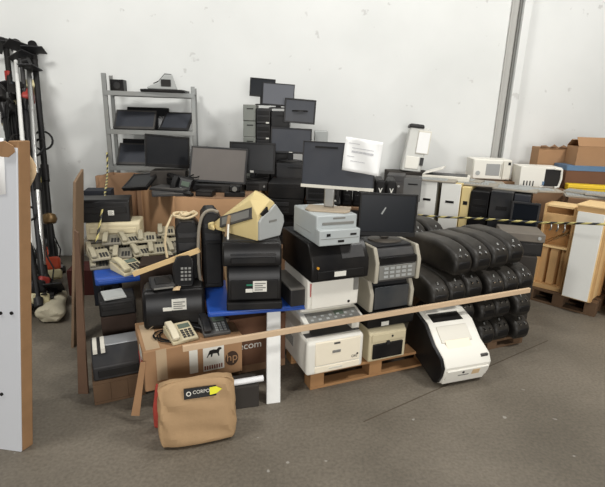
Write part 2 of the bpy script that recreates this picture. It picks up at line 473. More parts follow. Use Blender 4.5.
def gaylord(label, corners, z0, z1, m=None, fill=None):
    """Big open bulk carton standing on four ground corners (front-left, front-right, back-right, back-left)."""
    m = m or CARD
    c = Vector((sum(p[0] for p in corners)/4, sum(p[1] for p in corners)/4, z0))
    t = thing('bulk_carton', label, 'box', c)
    P = [Vector((p[0], p[1], z0))-c for p in corners]
    k = .97
    for i, nm in enumerate(('front_wall', 'side_wall', 'back_wall', 'side_wall')):
        a, b = P[i], P[(i+1) % 4]; n = 8; vs = []; fs = []
        out = Vector(((b-a).y, -(b-a).x, 0)).normalized()
        for q in range(n+1):
            f = q/n; bul = .015*math.sin(math.pi*f)+.005*math.sin(f*9+i)
            for (zz, zz2) in ((0, 0), ((z1-z0)*.5, 1), (z1-z0+.004*math.sin(f*9+i*2), .4)):
                vs.append(a.lerp(b, f)+out*bul*zz2+Vector((0, 0, zz)))
        for q in range(n):
            for r in range(2):
                fs.append((q*3+r, q*3+3+r, q*3+4+r, q*3+1+r))
        o = MB().add(vs, fs).build(nm, m, t)
        so = o.modifiers.new('thickness', 'SOLIDIFY'); so.thickness = .012; so.offset = -1
    if fill is not None:
        MB().prism([(p.x*.96, p.y*.96) for p in P], fill-z0-.02, fill-z0, 'z').build('inner_sheet', CARDD, t)
    return t

def sheetprism(name, label, cat, pts, thick, m, group=None):
    """A board given by four world corners, thickened backwards."""
    pts = [Vector(p) for p in pts]
    c = sum(pts, Vector())/4
    n = (pts[1]-pts[0]).cross(pts[3]-pts[0]).normalized()
    if n.y < 0: n = -n
    vs = [p-c for p in pts]+[p-c+n*thick for p in pts]
    o = MB().add(vs, [(0, 1, 2, 3), (7, 6, 5, 4), (0, 4, 5, 1), (1, 5, 6, 2), (2, 6, 7, 3), (3, 7, 4, 0)]).build(name, m, None, bevel=.002)
    o.location = c
    return tag(o, label, cat, group)

def bar(name, label, cat, p0, p1, wd, th, m, group=None, up=None):
    """A straight stick of rectangular section between two points."""
    p0 = Vector(p0); p1 = Vector(p1); c = (p0+p1)/2; d = (p1-p0).normalized()
    up = Vector(up or (0, 0, 1)); s = d.cross(up).normalized(); u = s.cross(d)
    vs = []
    for p in (p0-c, p1-c):
        for a, b in ((-1, -1), (1, -1), (1, 1), (-1, 1)): vs.append(p+s*a*th/2+u*b*wd/2)
    o = MB().add(vs, [(0, 1, 2, 3), (7, 6, 5, 4), (0, 4, 5, 1), (1, 5, 6, 2), (2, 6, 7, 3), (3, 7, 4, 0)]).build(name, m, None, bevel=.002)
    o.location = c
    if label: tag(o, label, cat, group)
    return o
# ================================================================ CENTRE: PALLET WITH TWO PRINTER STACKS
pallet('wooden pallet under the white multifunction printer stack in the middle', (.079, 2.62, 0), RY, 1.0, .80, .13)

# white multifunction printer at the bottom of the left stack
W_, D_ = .415, .46
t = thing('multifunction_printer', 'big white multifunction printer on the pallet, bottom of the middle stack', 'printer', base(row(0, 0, .13), W_, D_, RY), RY)
y = -D_/2
MB().prism([(y, 0), (y, .235), (y+.03, .25), (D_/2, .25), (D_/2, 0)], -W_/2, W_/2, 'x').build('body', WHITE, t, bevel=.02, seg=4)
B(-W_/2+.012, W_/2-.012, y+.05, y+.30, .249, .256).build('output_tray', DGREY, t, bevel=.003)
B(-W_/2, W_/2, y+.20, D_/2, .25, .34).build('rear_housing', OFFW, t, bevel=.008)
B(-W_/2, -W_/2+.06, y+.10, y+.22, .25, .34).build('scanner_support', OFFW, t, bevel=.008)
B(W_/2-.06, W_/2, y+.07, y+.22, .25, .34).build('scanner_support', OFFW, t, bevel=.008)
fc = B(-W_*.36, W_*.43, y-.006, y+.01, .065, .232).build('front_cover', IVORYP, t, bevel=.006)
B(-.02, .025, y-.009, y-.004, .205, .218).build('latch', DGREY, fc, bevel=.002)
B(-.03, .03, y-.012, y-.004, .145, .163).build('handle_recess', GREY, fc, bevel=.003)
lettering('OKI', .026, fc, (.135, y-.0072, .093), FRONT, PRINT, 'logo')
MB().cyl((.158, y-.008, .108), (.158, y-.004, .108), .007, n=12).build('badge', PRINT, fc)
pt = B(-W_*.36, W_*.43, y-.005, y+.01, .012, .058).build('paper_tray', IVORYP, t, bevel=.005)
B(-.05, .05, y-.008, y-.003, .03, .042).build('tray_handle', OFFW, pt, bevel=.002)
MB().prism([(y+.02, .335), (y+.02, .352), (y+.14, .385), (D_/2, .385), (D_/2, .335)], -W_/2-.006, W_/2+.006, 'x').build('scanner_unit', WHITE, t, bevel=.01)
sl = math.atan2(.033, .12)
T = Matrix.Translation((0, y+.02, .352)) @ Matrix.Rotation(sl, 4, 'X')
cp = MB().box(-W_*.44, W_*.46, .008, .112, -.002, .004, 0, T).build('control_panel', GREY, t, bevel=.002)
k = MB()
for i in range(12): k.box(-.165+i*.028, -.145+i*.028, .03+(i % 2)*.03, .045+(i % 2)*.03, .003, .007, 0, T)
k.build('keys', LGREY, cp, smooth=False)
MB().box(.02, .09, .06, .1, .003, .006, 0, T).build('display', LCD, cp, smooth=False)
B(-W_/2+.01, W_/2-.02, y+.15, D_/2-.01, .384, .43).build('scanner_lid', WHITE, t, bevel=.01)
s = MB()
for i in range(7): s.box(-W_/2-.003, -W_/2+.002, y+.24+i*.022, y+.25+i*.022, .1, .17)
s.build('side_vent', GREY, t, smooth=False)

# white printer with a plain front on top of it
zb = .13+.43
W2, D2, H2 = .365, .42, .215
t = thing('laser_printer', 'white printer with plain front and grey corner panel, below the black printer', 'printer', base(row(.02, .07, zb), W2, D2, RY), RY)
y = -D2/2
MB().prism([(y, .01), (y-.004, H2*.5), (y, H2-.02), (y+.02, H2), (D2/2, H2), (D2/2, 0), (y+.01, 0)], -W2/2, W2/2, 'x').build('body', WHITE, t, bevel=.008)
B(-W2*.43, W2*.36, y-.009, y, .012, H2-.02).build('front_cover', WHITE, t, bevel=.004)
B(W2*.39, W2*.49, y-.009, y+.03, H2*.5, H2*.9).build('control_panel', GREY, t, bevel=.003)
MB().cyl((W2*.30, y-.012, .035), (W2*.30, y-.008, .035), .009, n=14).build('button', BLACKM, t)
B(-W2*.455, -W2*.44, y-.007, y, H2*.45, H2*.86).build('stripe', REDM, t, smooth=False)
B(-W2/2-.002, -W2/2+.003, y+.05, y+.36, .05, .14).build('side_panel', OFFW, t, bevel=.001)

# black multifunction printer
zc = zb+H2
W3, D3, H3 = .40, .52, .235
t = thing('laser_printer', 'wide black printer with small white label, under the grey desktop machine', 'printer', base(row(.01, -.0, zc), W3, D3, RY), RY)
y = -D3/2
MB().prism([(y, .0), (y-.005, .06), (y, H3*.55), (y+.06, H3*.93), (y+.08, H3), (D3/2, H3), (D3/2, 0)], -W3/2, W3/2, 'x').build('body', BLACK, t, bevel=.01, seg=3)
B(-W3*.40, W3*.40, y-.009, y+.01, .02, .07).build('paper_tray', BLACKM, t, bevel=.004)
B(-W3*.12, W3*.08, y-.012, y-.006, .03, .062).build('label', LABELM, t, smooth=False)
MB().cyl((-W3*.40, y-.012, .095), (-W3*.40, y-.001, .095), .008, n=10).build('indicator_light', mat('amber_lens', (210, 150, 50), .3), t)
T = Matrix.Translation((0, y, H3*.55)) @ Matrix.Rotation(math.atan2(H3*.38, .06), 4, 'X')
MB().box(W3*.02, W3*.42, .01, .09, -.001, .003, 0, T).build('control_panel', CHAR, t, bevel=.001)

# grey desktop machine with two stepped fronts
zd = zc+H3
W4, D4, H4 = .275, .42, .175
t = thing('desktop_machine', 'pale grey desktop machine with stepped front and slots, under the tilted monitor', 'machine', base(row(.045, -.02, zd), W4, D4, RY), RY)
y = -D4/2
B(-W4/2, W4/2, y+.05, D4/2, 0, H4).build('body', PGREY, t, bevel=.008)
B(-W4/2, W4/2, y, y+.07, 0, H4*.55).build('lower_front', PGREY, t, bevel=.006)
B(-W4*.36, W4*.42, y+.045, y+.06, H4*.66, H4*.76).build('disc_slot', GREY, t, bevel=.003)
B(-W4*.1, W4*.2, y+.047, y+.06, H4*.86, H4*.92).build('badge', GREY, t, bevel=.001)
s = MB(); s.box(-W4*.33, -W4*.24, y-.003, y+.004, H4*.33, H4*.43); s.box(-W4*.05, W4*.1, y-.003, y+.004, H4*.1, H4*.18); s.box(W4*.25, W4*.40, y-.003, y+.004, H4*.33, H4*.40)
s.build('socket', BLACKM, t, smooth=False)
B(-W4*.46, W4*.46, y-.002, y+.004, H4*.24, H4*.255).build('panel_seam', GREY, t, smooth=False)
B(-W4/2-.002, -W4/2+.002, y+.12, D4/2-.05, H4*.3, H4*.34).build('side_groove', LGREY, t, smooth=False)

# tilted monitor on wooden looking foot
zm = zd+H4
mp = row(.245, .17, zm)
WM, HM = .455, .285
t = monitor('dark monitor with pale lower rim, tilted, a white paper over its corner', mp, -10, WM, HM, rise=.135, frame=CHAR, screen=SCRGREY, roll=1.0, tilt=5, chin=.02, bez=.006, base_mat=STEEL, stand=False, chinmat=OFFW)
B(-.085, -.020, .02, .05, .012, .22).build('neck', STEEL, t, bevel=.006)
MB().prism([(-.16, -.10), (.06, -.10), (.09, -.06), (.09, .08), (-.19, .08), (-.19, -.06)], 0, .012, 'z').build('stand_base', mat('pale_wood_foot', (176, 160, 138), .6), t, bevel=.003)
T = Matrix.Translation((0, 0, .135+HM/2)) @ Matrix.Rotation(rad(-5), 4, 'X') @ Matrix.Rotation(rad(1), 4, 'Y')
MB().box(-WM*.33, -WM*.02, -.0215, -.0185, HM*.36, HM*.40, 0, T).build('brand_strip', BLACKM, t, smooth=False)
# paper draped over the monitor's right corner
pw, ph = .225, .20
vs = []; fs = []; nx, nz = 10, 10
for j in range(nz+1):
    for i in range(nx+1):
        x = -pw/2+pw*i/nx; z = ph*j/nz
        b = -.010*math.sin(i*.9+j*.35)-.012*(i/nx)*(1-j/nz)
        vs.append((x+.035*(j/nz-.5)*-.3, b, z))
for j in range(nz):
    for i in range(nx): q = j*(nx+1)+i; fs.append((q, q+1, q+nx+2, q+nx+1))
M2 = Matrix.Translation(mp) @ Matrix.Rotation(rad(-10), 4, 'Z') @ T @ Matrix.Translation((WM*.29, -.036, -HM*.11)) @ Matrix.Rotation(rad(6), 4, 'Y')
po = MB().add(vs, fs).build('paper_sheet', PAPER)
po.matrix_world = M2
so = po.modifiers.new('thickness', 'SOLIDIFY'); so.thickness = .0012
tag(po, 'white printed paper sheet hanging over the corner of the tilted monitor', 'paper')
ink = MB()
lp = mat('faint_grey_ink', (196, 196, 198), .8)
for r_, (a, b_) in enumerate([(1, 4), (2, 8), (2, 8), (1, 3), (2, 6)]):
    z = .165-r_*.026
    for i in range(a, b_):
        xa = -pw/2+pw*i/nx; xb = xa+pw/nx*.94
        jj = z/ph*nz
        ya = -.010*math.sin(i*.9+jj*.35)-.012*(i/nx)*(1-jj/nz); yb = -.010*math.sin((i+1)*.9+jj*.35)-.012*((i+1)/nx)*(1-jj/nz)
        sh = .035*(z/ph-.5)*-.3
        hgt = .012 if r_ in (2,) else .004
        ink.add([(xa+sh, ya-.0022, z), (xb+sh, yb-.0022, z), (xb+sh, yb-.0022, z+hgt), (xa+sh, ya-.0022, z+hgt)], [(0, 1, 2, 3)])
io = ink.build('print', lp, po, smooth=False)

# right stack on the pallet
RX = .47
bl = row(RX, .02, .13)
W5, D5, H5 = .30, .40, .255
t = thing('laser_printer', 'beige laser printer with black paper tray, on the pallet beside the white printer', 'printer', base(bl, W5, D5, RY), RY)
y = -D5/2
MB().prism([(y, 0), (y, H5-.05), (y+.03, H5-.02), (D5/2, H5), (D5/2, 0)], -W5/2, W5/2, 'x').build('body', BEIGE, t, bevel=.010, seg=3)
B(-W5*.40, W5*.40, y-.012, y+.01, .02, H5*.52).build('paper_tray', BLACKM, t, bevel=.005)
B(-W5*.44, W5*.44, y-.006, y+.01, H5*.58, H5*.80).build('front_cover', BEIGE, t, bevel=.004)
MB().cyl((W5*.1, y-.010, H5*.70), (W5*.1, y-.004, H5*.70), .008, n=12).build('button', CHAR, t)
B(-W5*.05, W5*.03, y-.015, y-.008, H5*.47, H5*.58).build('latch', CHAR, t, bevel=.002)
B(-W5*.36, W5*.30, y+.08, y+.30, H5-.012, H5+.001).build('output_tray', DGREY, t)
z6 = .13+H5
W6, D6, H6 = .37, .42, .115
t = thing('document_scanner', 'flat black printer base with white label between the beige and grey printers', 'printer', base(row(RX-.02, .02, z6), W6, D6, RY), RY)
y = -D6/2
B(-W6/2, W6/2, y, D6/2, 0, H6).build('body', BLACK, t, bevel=.010, seg=3)
B(-W6*.22, -W6*.06, y-.003, y+.01, .01, .04).build('label', LABELM, t, smooth=False)
B(-W6*.45, W6*.45, y-.004, y+.02, H6*.55, H6*.85).build('front_flap', BLACKM, t, bevel=.003)
z7 = z6+H6

def framed_printer(label, fbl, w, d, h, front, keys):
    t = thing('dot_matrix_printer', label, 'printer', base(fbl, w, d, RY), RY)
    y = -d/2
    MB().prism([(y+.02, 0), (y+.02, h*.62), (y+.06, h*.92), (d/2-.02, h*.95), (d/2, h*.6), (d/2, 0)], -w/2+.03, w/2-.03, 'x').build('body', front, t, bevel=.006)
    for sg in (-1, 1):
        MB().prism([(y, 0), (y-.005, h*.6), (y+.04, h), (d/2-.03, h), (d/2, h*.7), (d/2, 0)], sg*w/2-.03*(sg > 0), sg*w/2+.03*(sg < 0), 'x').build('side_frame', mat('warm_grey_plastic', (172, 166, 150), .5, dust=.15), t, bevel=.008, seg=3)
    if keys:
        B(-w/2+.035, w/2-.035, y+.004, y+.03, h*.08, h*.50).build('control_panel', GREY, t, bevel=.004)
        m = MB()
        for i in range(5):
            for j in range(3): m.box(-w*.3+i*w*.13, -w*.3+i*w*.13+w*.09, y+.001, y+.006, h*.14+j*h*.12, h*.21+j*h*.12)
        m.build('buttons', LGREY, t, smooth=False)
        B(-w/2+.035, w/2-.035, y+.002, y+.03, h*.54, h*.74).build('front_window', BLACK, t, bevel=.003)
        B(-w*.40, w*.40, y+.08, d/2-.08, h*.94, h*.99).build('paper_shelf', CHAR, t, bevel=.003)
        MB().cyl((-w/2-.02, 0, h*.55), (-w/2+.005, 0, h*.55), .035, n=20).build('platen_knob', GREY, t)
    else:
        B(-w/2+.04, w/2-.04, y+.004, y+.03, h*.06, h*.80).build('front_window', mat('smoked_front_plastic', (52, 56, 60), .3, dust=.15), t, bevel=.004)
        B(-w*.3, w*.1, y+.07, y+.2, h*.94, h*.99).build('lid_panel', DGREY, t, bevel=.002)
    return t
framed_printer('dark grey printer with pale side frames, under the keyed grey printer', row(RX-.015, .03, z7), .35, .38, .215, CHAR, False)
framed_printer('grey printer with rows of buttons and pale side frames, under the black monitor', row(RX-.01, .0, z7+.215), .355, .38, .235, DGREY, True)
z8 = z7+.215+.235*.99
t = monitor('black switched-off monitor with pale grey mark on the keyed grey printer', row(RX+.175, .19, z8), 4, .395, .29, rise=.035, frame=BLACKM, screen=SCRBLUE, roll=1, tilt=3, base_mat=mat('dull_metal_foot', (96, 90, 82), .5, .3), bez=.012)
T = Matrix.Translation((0, 0, .035+.145)) @ Matrix.Rotation(rad(-3), 4, 'X')
MB().add([(-.05, -.022, .01), (-.04, -.022, .005), (-.015, -.022, .05), (-.022, -.022, .055)], [(0, 1, 2, 3)], 0, T).build('mark', LGREY, t, smooth=False)  # slanted sliver of flat light grey on the screen

# ================================================================ WHITE AND BLACK PRINTER TIPPED FORWARD ON THE FLOOR
WP, DP, HP_ = .40, .47, .30
ctr = base((.935, 2.70, 0), WP, DP, 19)
tip = 18
a = rad(19)
fb = Vector((.935, 2.70, .004))+Vector((math.cos(a), math.sin(a), 0))*WP/2     # middle of the front lower edge
t = thing('laser_printer', 'white laser printer with black sides tipped forward on the floor', 'printer', fb, rot=Euler((rad(tip), 0, rad(19)), 'XYZ'))
MB().prism([(.03, 0), (0, .03), (-.012, .10), (.0, .17), (.05, .215), (.16, .235), (.30, HP_), (DP-.01, HP_), (DP, HP_-.03), (DP, 0)], -WP/2+.025, WP/2-.012, 'x').build('body', WHITE, t, bevel=.006)
MB().prism([(.035, .004), (.008, .03), (-.002, .10), (.006, .165), (.05, .208), (.16, .228), (.30, HP_-.006), (DP-.015, HP_-.006), (DP-.004, HP_-.03), (DP-.004, .004)], -WP/2, -WP/2+.03, 'x').build('side_panel', BLACK, t, bevel=.004)
MB().prism([(.035, .004), (.008, .03), (-.002, .10), (.006, .165), (.05, .208), (.16, .228), (.30, HP_-.006), (DP-.015, HP_-.006), (DP-.004, HP_-.03), (DP-.004, .004)], WP/2-.014, WP/2, 'x').build('side_panel', WHITE, t, bevel=.004)
T = Matrix.Translation((0, .05, .215)) @ Matrix.Rotation(math.atan2(.02, .11), 4, 'X')
T2 = Matrix.Translation((0, .16, .235)) @ Matrix.Rotation(math.atan2(HP_-.235, .14), 4, 'X')
ot = MB().box(-WP*.32, WP*.30, .0, .12, -.006, .008, 0, T2).build('output_tray', OFFW, t, bevel=.004)
MB().box(-WP*.26, WP*.24, -.085, .015, .006, .012, 0, T2).build('tray_flap', IVORYP, ot, bevel=.003)
B(-WP*.33, WP*.30, .30, .40, HP_-.02, HP_+.002).build('paper_exit', BLACKM, t, bevel=.003)
B(-WP*.36, WP*.34, .385, .44, HP_-.004, HP_+.012).build('rear_lid', WHITE, t, bevel=.004)
fc = B(-WP*.40, WP*.44, -.016, .0, .07, .15).build('front_cover', WHITE, t, bevel=.004)
MB().cyl((-.03, -.019, .128), (-.03, -.014, .128), .009, n=14).build('badge', PRINT, fc)
B(-.065, .02, -.018, -.014, .098, .106).build('model_lettering', GREY, fc, smooth=False)
B(.045, .105, -.018, -.014, .095, .138).build('torn_tape', CARDT, fc, smooth=False)
B(-WP*.40, WP*.44, -.006, .01, .02, .062).build('paper_tray', WHITE, t, bevel=.004)
B(WP*.30, WP*.44, .03, .045, .19, .215).build('control_panel', DGREY, t, bevel=.002)

# ================================================================ STACK OF ROUNDED BLACK CASINGS
def casing(label, loc, yaw, s=1.0):
    t = thing('plastic_casing', label, 'casing', loc, yaw, 'rounded black casings stacked on the right of the pallet')
    W, L, Hh = .160, .58, .200
    prof = [(.03, 0), (.004, .02), (0, .085), (.012, .115), (.04, .145), (.085, .170), (.15, .188), (.24, Hh), (L-.12, Hh-.006), (L-.03, Hh-.03), (L, .12), (L, 0)]
    MB().prism(prof, -W/2, W/2, 'x').build('shell', CASING, t, bevel=.045, seg=5)
    m = MB().prism([(.004, .035), (-.006, .08), (.004, .098), (.03, .098), (.03, .035)], -W*.33, W*.33, 'x').build('front_cap', BLACKM, t, bevel=.012, seg=3)
    for x, z in ((-.026, .128), (.026, .128)):
        MB().cyl((x, .010, z), (x, .05, z+.006), .0065, .008, n=10).build('bolt', CHROME, t)  # chrome studs put in for the small glints on the nose
    MB().cyl((0, .055, .152), (0, .065, .168), .008, .006, n=10).build('glint_plug', STEEL, t)  # third glint of the nose, added as a steel stud
    return t
CP = .172
first = None
n_names = ['leftmost', 'second from left', 'third from left', 'fourth from left', 'fifth from left', 'sixth from left', 'rightmost']
rows_ = [
    ('bottom row', .08, [(1.36+CP*i, .0) for i in range(4)], 23),
    ('third row down', .283, [(1.33+CP*i, .0) for i in range(4)], 23),
    ('second row', .486, [(1.00+CP*i, -.01) for i in range(6)], 22),
]
c0 = None
for rn, z, cols, yw in rows_:
    for i, (a_, b_) in enumerate(cols):
        nm = n_names[i] if i < len(cols)-1 else 'rightmost'
        lb = 'rounded black casing, %s in the %s of the casing stack' % (nm, rn)
        p = row(a_, b_+.02*((i*7) % 3-1)+(.06 if i == 0 and z < .4 else 0), z)
        if c0 is None: c0 = casing(lb, p, yw)
        else: dup(c0, p, yw+((i*5) % 3-1), lb)
top = [(1.20, .0, 27), (1.40, .02, 26), (1.60, .05, 25), (1.80, .09, 24)]
for i, (a_, b_, yw) in enumerate(top):
    lb = 'rounded black casing, %s of the four on the top row' % (['leftmost', 'second from left', 'third from left', 'rightmost'][i])
    dup(c0, row(a_, b_, .692), yw, lb, scale=(1.1, 1.03, 1.08))
for i, (a_, b_) in enumerate([(1.15, .70), (1.34, .70), (1.53, .70)]):
    lb = 'rounded black casing lying behind the top row, %s of three' % (['left', 'middle', 'right'][i])
    dup(c0, row(a_, b_, .692), 26, lb, scale=(1.05, .74, 1.05))

# long lath lying across in front of the stacks
lp0 = row(-.76, .06, .445); lp1 = row(1.775, -.09, .545)
bar('wooden_lath', 'long pale wooden lath lying across the printers and black casings', 'lath', lp0, lp1, .036, .02, LATH)
carton('brown box behind the black casing stack', row(1.06, .70, 0), RY, .66, .36, .690, CARDD, tape=False)
pallet('low dark pallet under the rounded black casings', row(1.31, .05, 0), RY, .66, .50, .08, PALD, 4)
# ================================================================ BLUE TABLE WITH WHITE LEG AND BLACK PRINTERS
TZ = .585
tl = onz(208, 318, TZ-.035)
TW, TD = .655, .56
tyaw = 15
tb = base((tl.x, tl.y, 0), TW, TD, tyaw)
t = thing('low_table', 'low blue topped table with flat white legs under the black printers', 'table', tb, tyaw)
B(-TW/2, TW/2, -TD/2, TD/2, TZ-.035, TZ).build('tabletop', BLUE, t, bevel=.012, seg=3)
B(-TW/2+.012, TW/2-.012, -TD/2-.006, -TD/2+.008, TZ-.028, TZ-.012).build('edge_rib', BLUE, t, bevel=.003)
def leg(x, y, lean):
    vs = []
    dx, dy = (-.035, -.20) if lean == 'front' else (0, 0)
    for z, f in ((0, 1), (TZ-.033, 0)):
        for a, b in ((-.045, -.012), (.045, -.012), (.045, .012), (-.045, .012)): vs.append((x+dx*f+a, y+dy*f+b, z))
    return MB().add(vs, [(3, 2, 1, 0), (4, 5, 6, 7), (0, 1, 5, 4), (1, 2, 6, 5), (2, 3, 7, 6), (3, 0, 4, 7)]).build('leg', WPAINT, t, bevel=.004)
leg(.09, -TD/2+.05, 'front'); leg(-.27, TD/2-.10, 0); leg(TW/2-.07, TD/2-.05, 0)
# big black printer with sticker
zb = TZ
pf = onz(232, 306, TZ)
WB, DB, HB = .335, .40, .28
bp = base((pf.x-.02, pf.y-.05, zb), WB, DB, 9)
t = thing('laser_printer', 'big black printer with white and green sticker on the blue table', 'printer', bp, 9)
y = -DB/2
B(-WB/2-.005, WB/2+.005, y-.03, DB/2, 0, .05).build('paper_tray', BLACKM, t, bevel=.008)
MB().prism([(y, .05), (y-.004, .18), (y+.012, HB-.02), (y+.03, HB), (DB/2, HB), (DB/2, .05)], -WB/2, WB/2, 'x').build('body', BLACK, t, bevel=.012, seg=3)
B(-WB*.44, WB*.44, y-.010, y+.005, .062, .19).build('front_cover', BLACKM, t, bevel=.005)
st = B(-.01, .075, y-.0125, y-.009, .115, .185).build('sticker', LABELM, t, smooth=False)
B(-.055, -.012, y-.0125, y-.009, .112, .135).build('sticker', LABELM, t, smooth=False)
B(-.05, -.012, y-.0125, y-.009, .155, .165).build('green_strip', GREENM, t, smooth=False)
m = MB()
for i in range(4): m.box(.0, .05+.018*(i % 2), y-.0132, y-.012, .124+i*.014, .131+i*.014)
m.build('print', GREY, st, smooth=False)
# printer on top of it
WB2, DB2, HB2 = .36, .40, .145
t = thing('inkjet_printer', 'low black printer between the stickered printer and the yellowed machine', 'printer', bp+Vector((-.012, -.01, HB)), 9)
y = -DB2/2
MB().prism([(y, 0), (y-.006, .05), (y+.01, HB2-.02), (y+.03, HB2), (DB2/2, HB2), (DB2/2, 0)], -WB2/2, WB2/2, 'x').build('body', BLACK, t, bevel=.012, seg=3)
B(-WB2*.36, WB2*.40, y-.012, y+.01, .02, .058).build('output_slot', BLACKM, t, bevel=.004)
B(-WB2*.36, WB2*.40, y-.014, y+.01, .07, .082).build('silver_strip', CHAR, t, bevel=.002)
B(-WB2*.44, WB2*.44, y+.06, DB2/2-.02, HB2-.003, HB2+.004).build('lid', CHAR, t, bevel=.002)
# yellowed machine lying on top, corner to the camera
zt = TZ+HB+HB2+.004
cx = onY(260, 240, bp.y-.20)
cpos = Vector((bp.x+.045, bp.y-.165, zt))
yw = 50
t = thing('desktop_printer', 'yellowed ivory printer with dark slot, lying on top of the black printers', 'printer', cpos, yw)
A = [(0, 0, 0), (.19, 0, 0), (.225, 0, .09), (.215, 0, .135), (.14, 0, .225), (.10, 0, .24), (0, 0, .16)]
pts = A+[(0, .40, 0), (.2, .40, 0), (0, .42, .035), (.05, .40, .07), (.2, .38, .08), (.11, .13, .285), (.17, .13, .26), (.035, .10, .235), (.215, .30, .12)]
yb_ = MB().hull(pts).build('body', YEL, t, bevel=.007, seg=3)
sp = [(p[0]*1.0, p[2]) for p in A]
MB().prism([(.004, .004), (.188, .004), (.224, .09), (.215, .134), (.142, .215), (.085, .175), (.03, .15), (.004, .12)], -.016, .002, 'y').build('side_plate', LGREY, t, bevel=.006, seg=3)
B(.085, .15, -.019, -.014, .105, .118).build('badge', GREY, t, smooth=False)
MB().prism([(.02, .165), (.075, .205), (.085, .165), (.05, .14)], -.012, .004, 'y').build('side_slot', BLACKM, t, bevel=.002)
# dark slot panel set on the left face, found on the body's own surface
from mathutils.bvhtree import BVHTree
bm_ = bmesh.new(); bm_.from_mesh(yb_.data); bv = BVHTree.FromBMesh(bm_)
e0, n0, _, _ = bv.find_nearest(Vector((-.05, .355, .075))); e1, n1, _, _ = bv.find_nearest(Vector((-.05, .06, .185)))
bm_.free()
nrm = (n0+n1).normalized(); dd = e1-e0; L_ = dd.length; dx = dd.normalized(); nrm = (nrm-dx*nrm.dot(dx)).normalized(); up = nrm.cross(dx)
if up.z < 0: up = -up
def slab_(a0_, a1_, hw_, c0_, c1_): return [e0+dx*a_*L_+up*b_+nrm*c_ for c_ in (c0_, c1_) for b_ in (-hw_, hw_) for a_ in (a0_, a1_)]
fsx = [(0, 2, 3, 1), (4, 5, 7, 6), (0, 1, 5, 4), (2, 6, 7, 3), (0, 4, 6, 2), (1, 3, 7, 5)]
sl_ = MB().add(slab_(0, 1, .036, -.02, .004), fsx).build('slot_frame', DGREY, t, bevel=.002)
MB().add(slab_(.08, .92, .024, 0, .006), fsx).build('slot_window', GREY, sl_, bevel=.001)
MB().hull([(-.03, .36, 0), (-.03, .44, 0), (.03, .46, 0), (-.035, .38, .03), (-.02, .46, .04), (.03, .44, .05)]).build('rounded_foot', YEL, t, bevel=.01, seg=3)
# dark grey box at the right end of the table
gb = onz(293, 308, TZ)
t = thing('plastic_case', 'dark grey plastic case on the right end of the blue table', 'case', base((gb.x-.015, gb.y+.01, TZ), .14, .30, RY), RY)
B(-.07, .07, -.15, .21, 0, .115).build('body', CHAR, t, bevel=.006)
B(-.073, .073, -.153, .213, .11, .125).build('lid', mat('dusty_grey_lid', (92, 90, 86), .65, dust=.3), t, bevel=.005)

# ================================================================ TALL BLACK PRINTERS STANDING ON END, WITH STRAPS
hb0 = Vector((-.97, 2.95, 0))
carton('brown box under the upright black machines', (-.905, 2.80, 0), 26, .30, .34, .50, CARDR, tape=False)
def upright(label, fbl, yaw, w, d, h, strapm):
    t = thing('upright_machine', label, 'machine', base(fbl, w, d, yaw), yaw)
    y = -d/2
    MB().prism([(-w/2, 0), (w/2, 0), (w/2, h-.05), (w/2-.04, h), (-w/2+.03, h), (-w/2, h-.04)], y, d/2, 'y').build('body', BLACK, t, bevel=.012, seg=3)
    B(-w*.40, w*.40, y-.008, y+.01, h*.06, h*.60).build('front_cover', BLACKM, t, bevel=.005)
    B(-w*.40, w*.40, y-.006, y+.01, h*.64, h*.74).build('ridge', CHAR, t, bevel=.004)
    B(-w*.40, w*.40, y-.006, y+.01, h*.80, h*.86).build('ridge', CHAR, t, bevel=.004)
    return t
u1 = onz(186, 292, .5); 
upright('black machine standing on end with a heap of cord on top', (-.845, 2.885, .5), 16, .160, .28, .56, STRAP)
upright('black machine standing on end with a grey strap round it', (-.672, 2.915, TZ), 16, .135, .28, .535, STRAP)
# grey strap
def strap(label, pts, wd, m, cat='strap', name='strap'):
    P = [Vector(p) for p in pts]
    # smooth
    for _ in range(2):
        Q = [P[0]]
        for a, b in zip(P, P[1:]): Q += [a.lerp(b, .25), a.lerp(b, .75)]
        P = Q+[P[-1]]
    c = P[0]; o = MB().tube([p-c for p in P], wd, 8).build(name, m); o.location = c
    return tag(o, label, cat)
sx, sy = -.66, 2.875
strap('thick grey strap looped over the upright black machine', [(sx-.02, sy, .62), (sx-.03, sy-.03, .75), (sx-.025, sy-.03, 1.0), (sx, sy-.02, 1.12), (sx+.05, sy, 1.155), (sx+.10, sy+.02, 1.135)], .010, STRAP)
strap('tan strap hanging in front of the upright machine beside the stickered printer', [(-.47, 2.81, 1.13), (-.485, 2.74, 1.0), (-.485, 2.72, .85), (-.475, 2.72, .7), (-.46, 2.72, .60)], .013, mat('tan_webbing', (150, 124, 92), .8))
strap('white cable hanging down beside the black printers', [(-.46, 2.70, 1.10), (-.46, 2.66, 1.0), (-.445, 2.62, .85), (-.43, 2.60, .74)], .006, WHITE, 'cable', 'cable')
# heap of cord on top of the left machine: one tangled coil
pts = []
cc = Vector((-.80, 3.00, 1.062))
for i in range(90):
    f = i/90; an = f*30
    pts.append(cc+Vector((.075*math.cos(an)*(.6+.4*math.sin(an*.37)), .05*math.sin(an*1.1), .012+.028*f+.008*math.sin(an*2.3))))
pts += [cc+Vector((-.09, -.02, .02)), cc+Vector((-.10, -.12, -.04)), cc+Vector((-.11, -.14, -.14)), cc+Vector((-.10, -.14, -.24))]
o = MB().tube([p-cc for p in pts], .0085, 6).build('cord', mat('beige_cord', (205, 186, 150), .7)); o.location = cc
tag(o, 'tangled beige cord heaped on top of the upright black machine', 'cord')

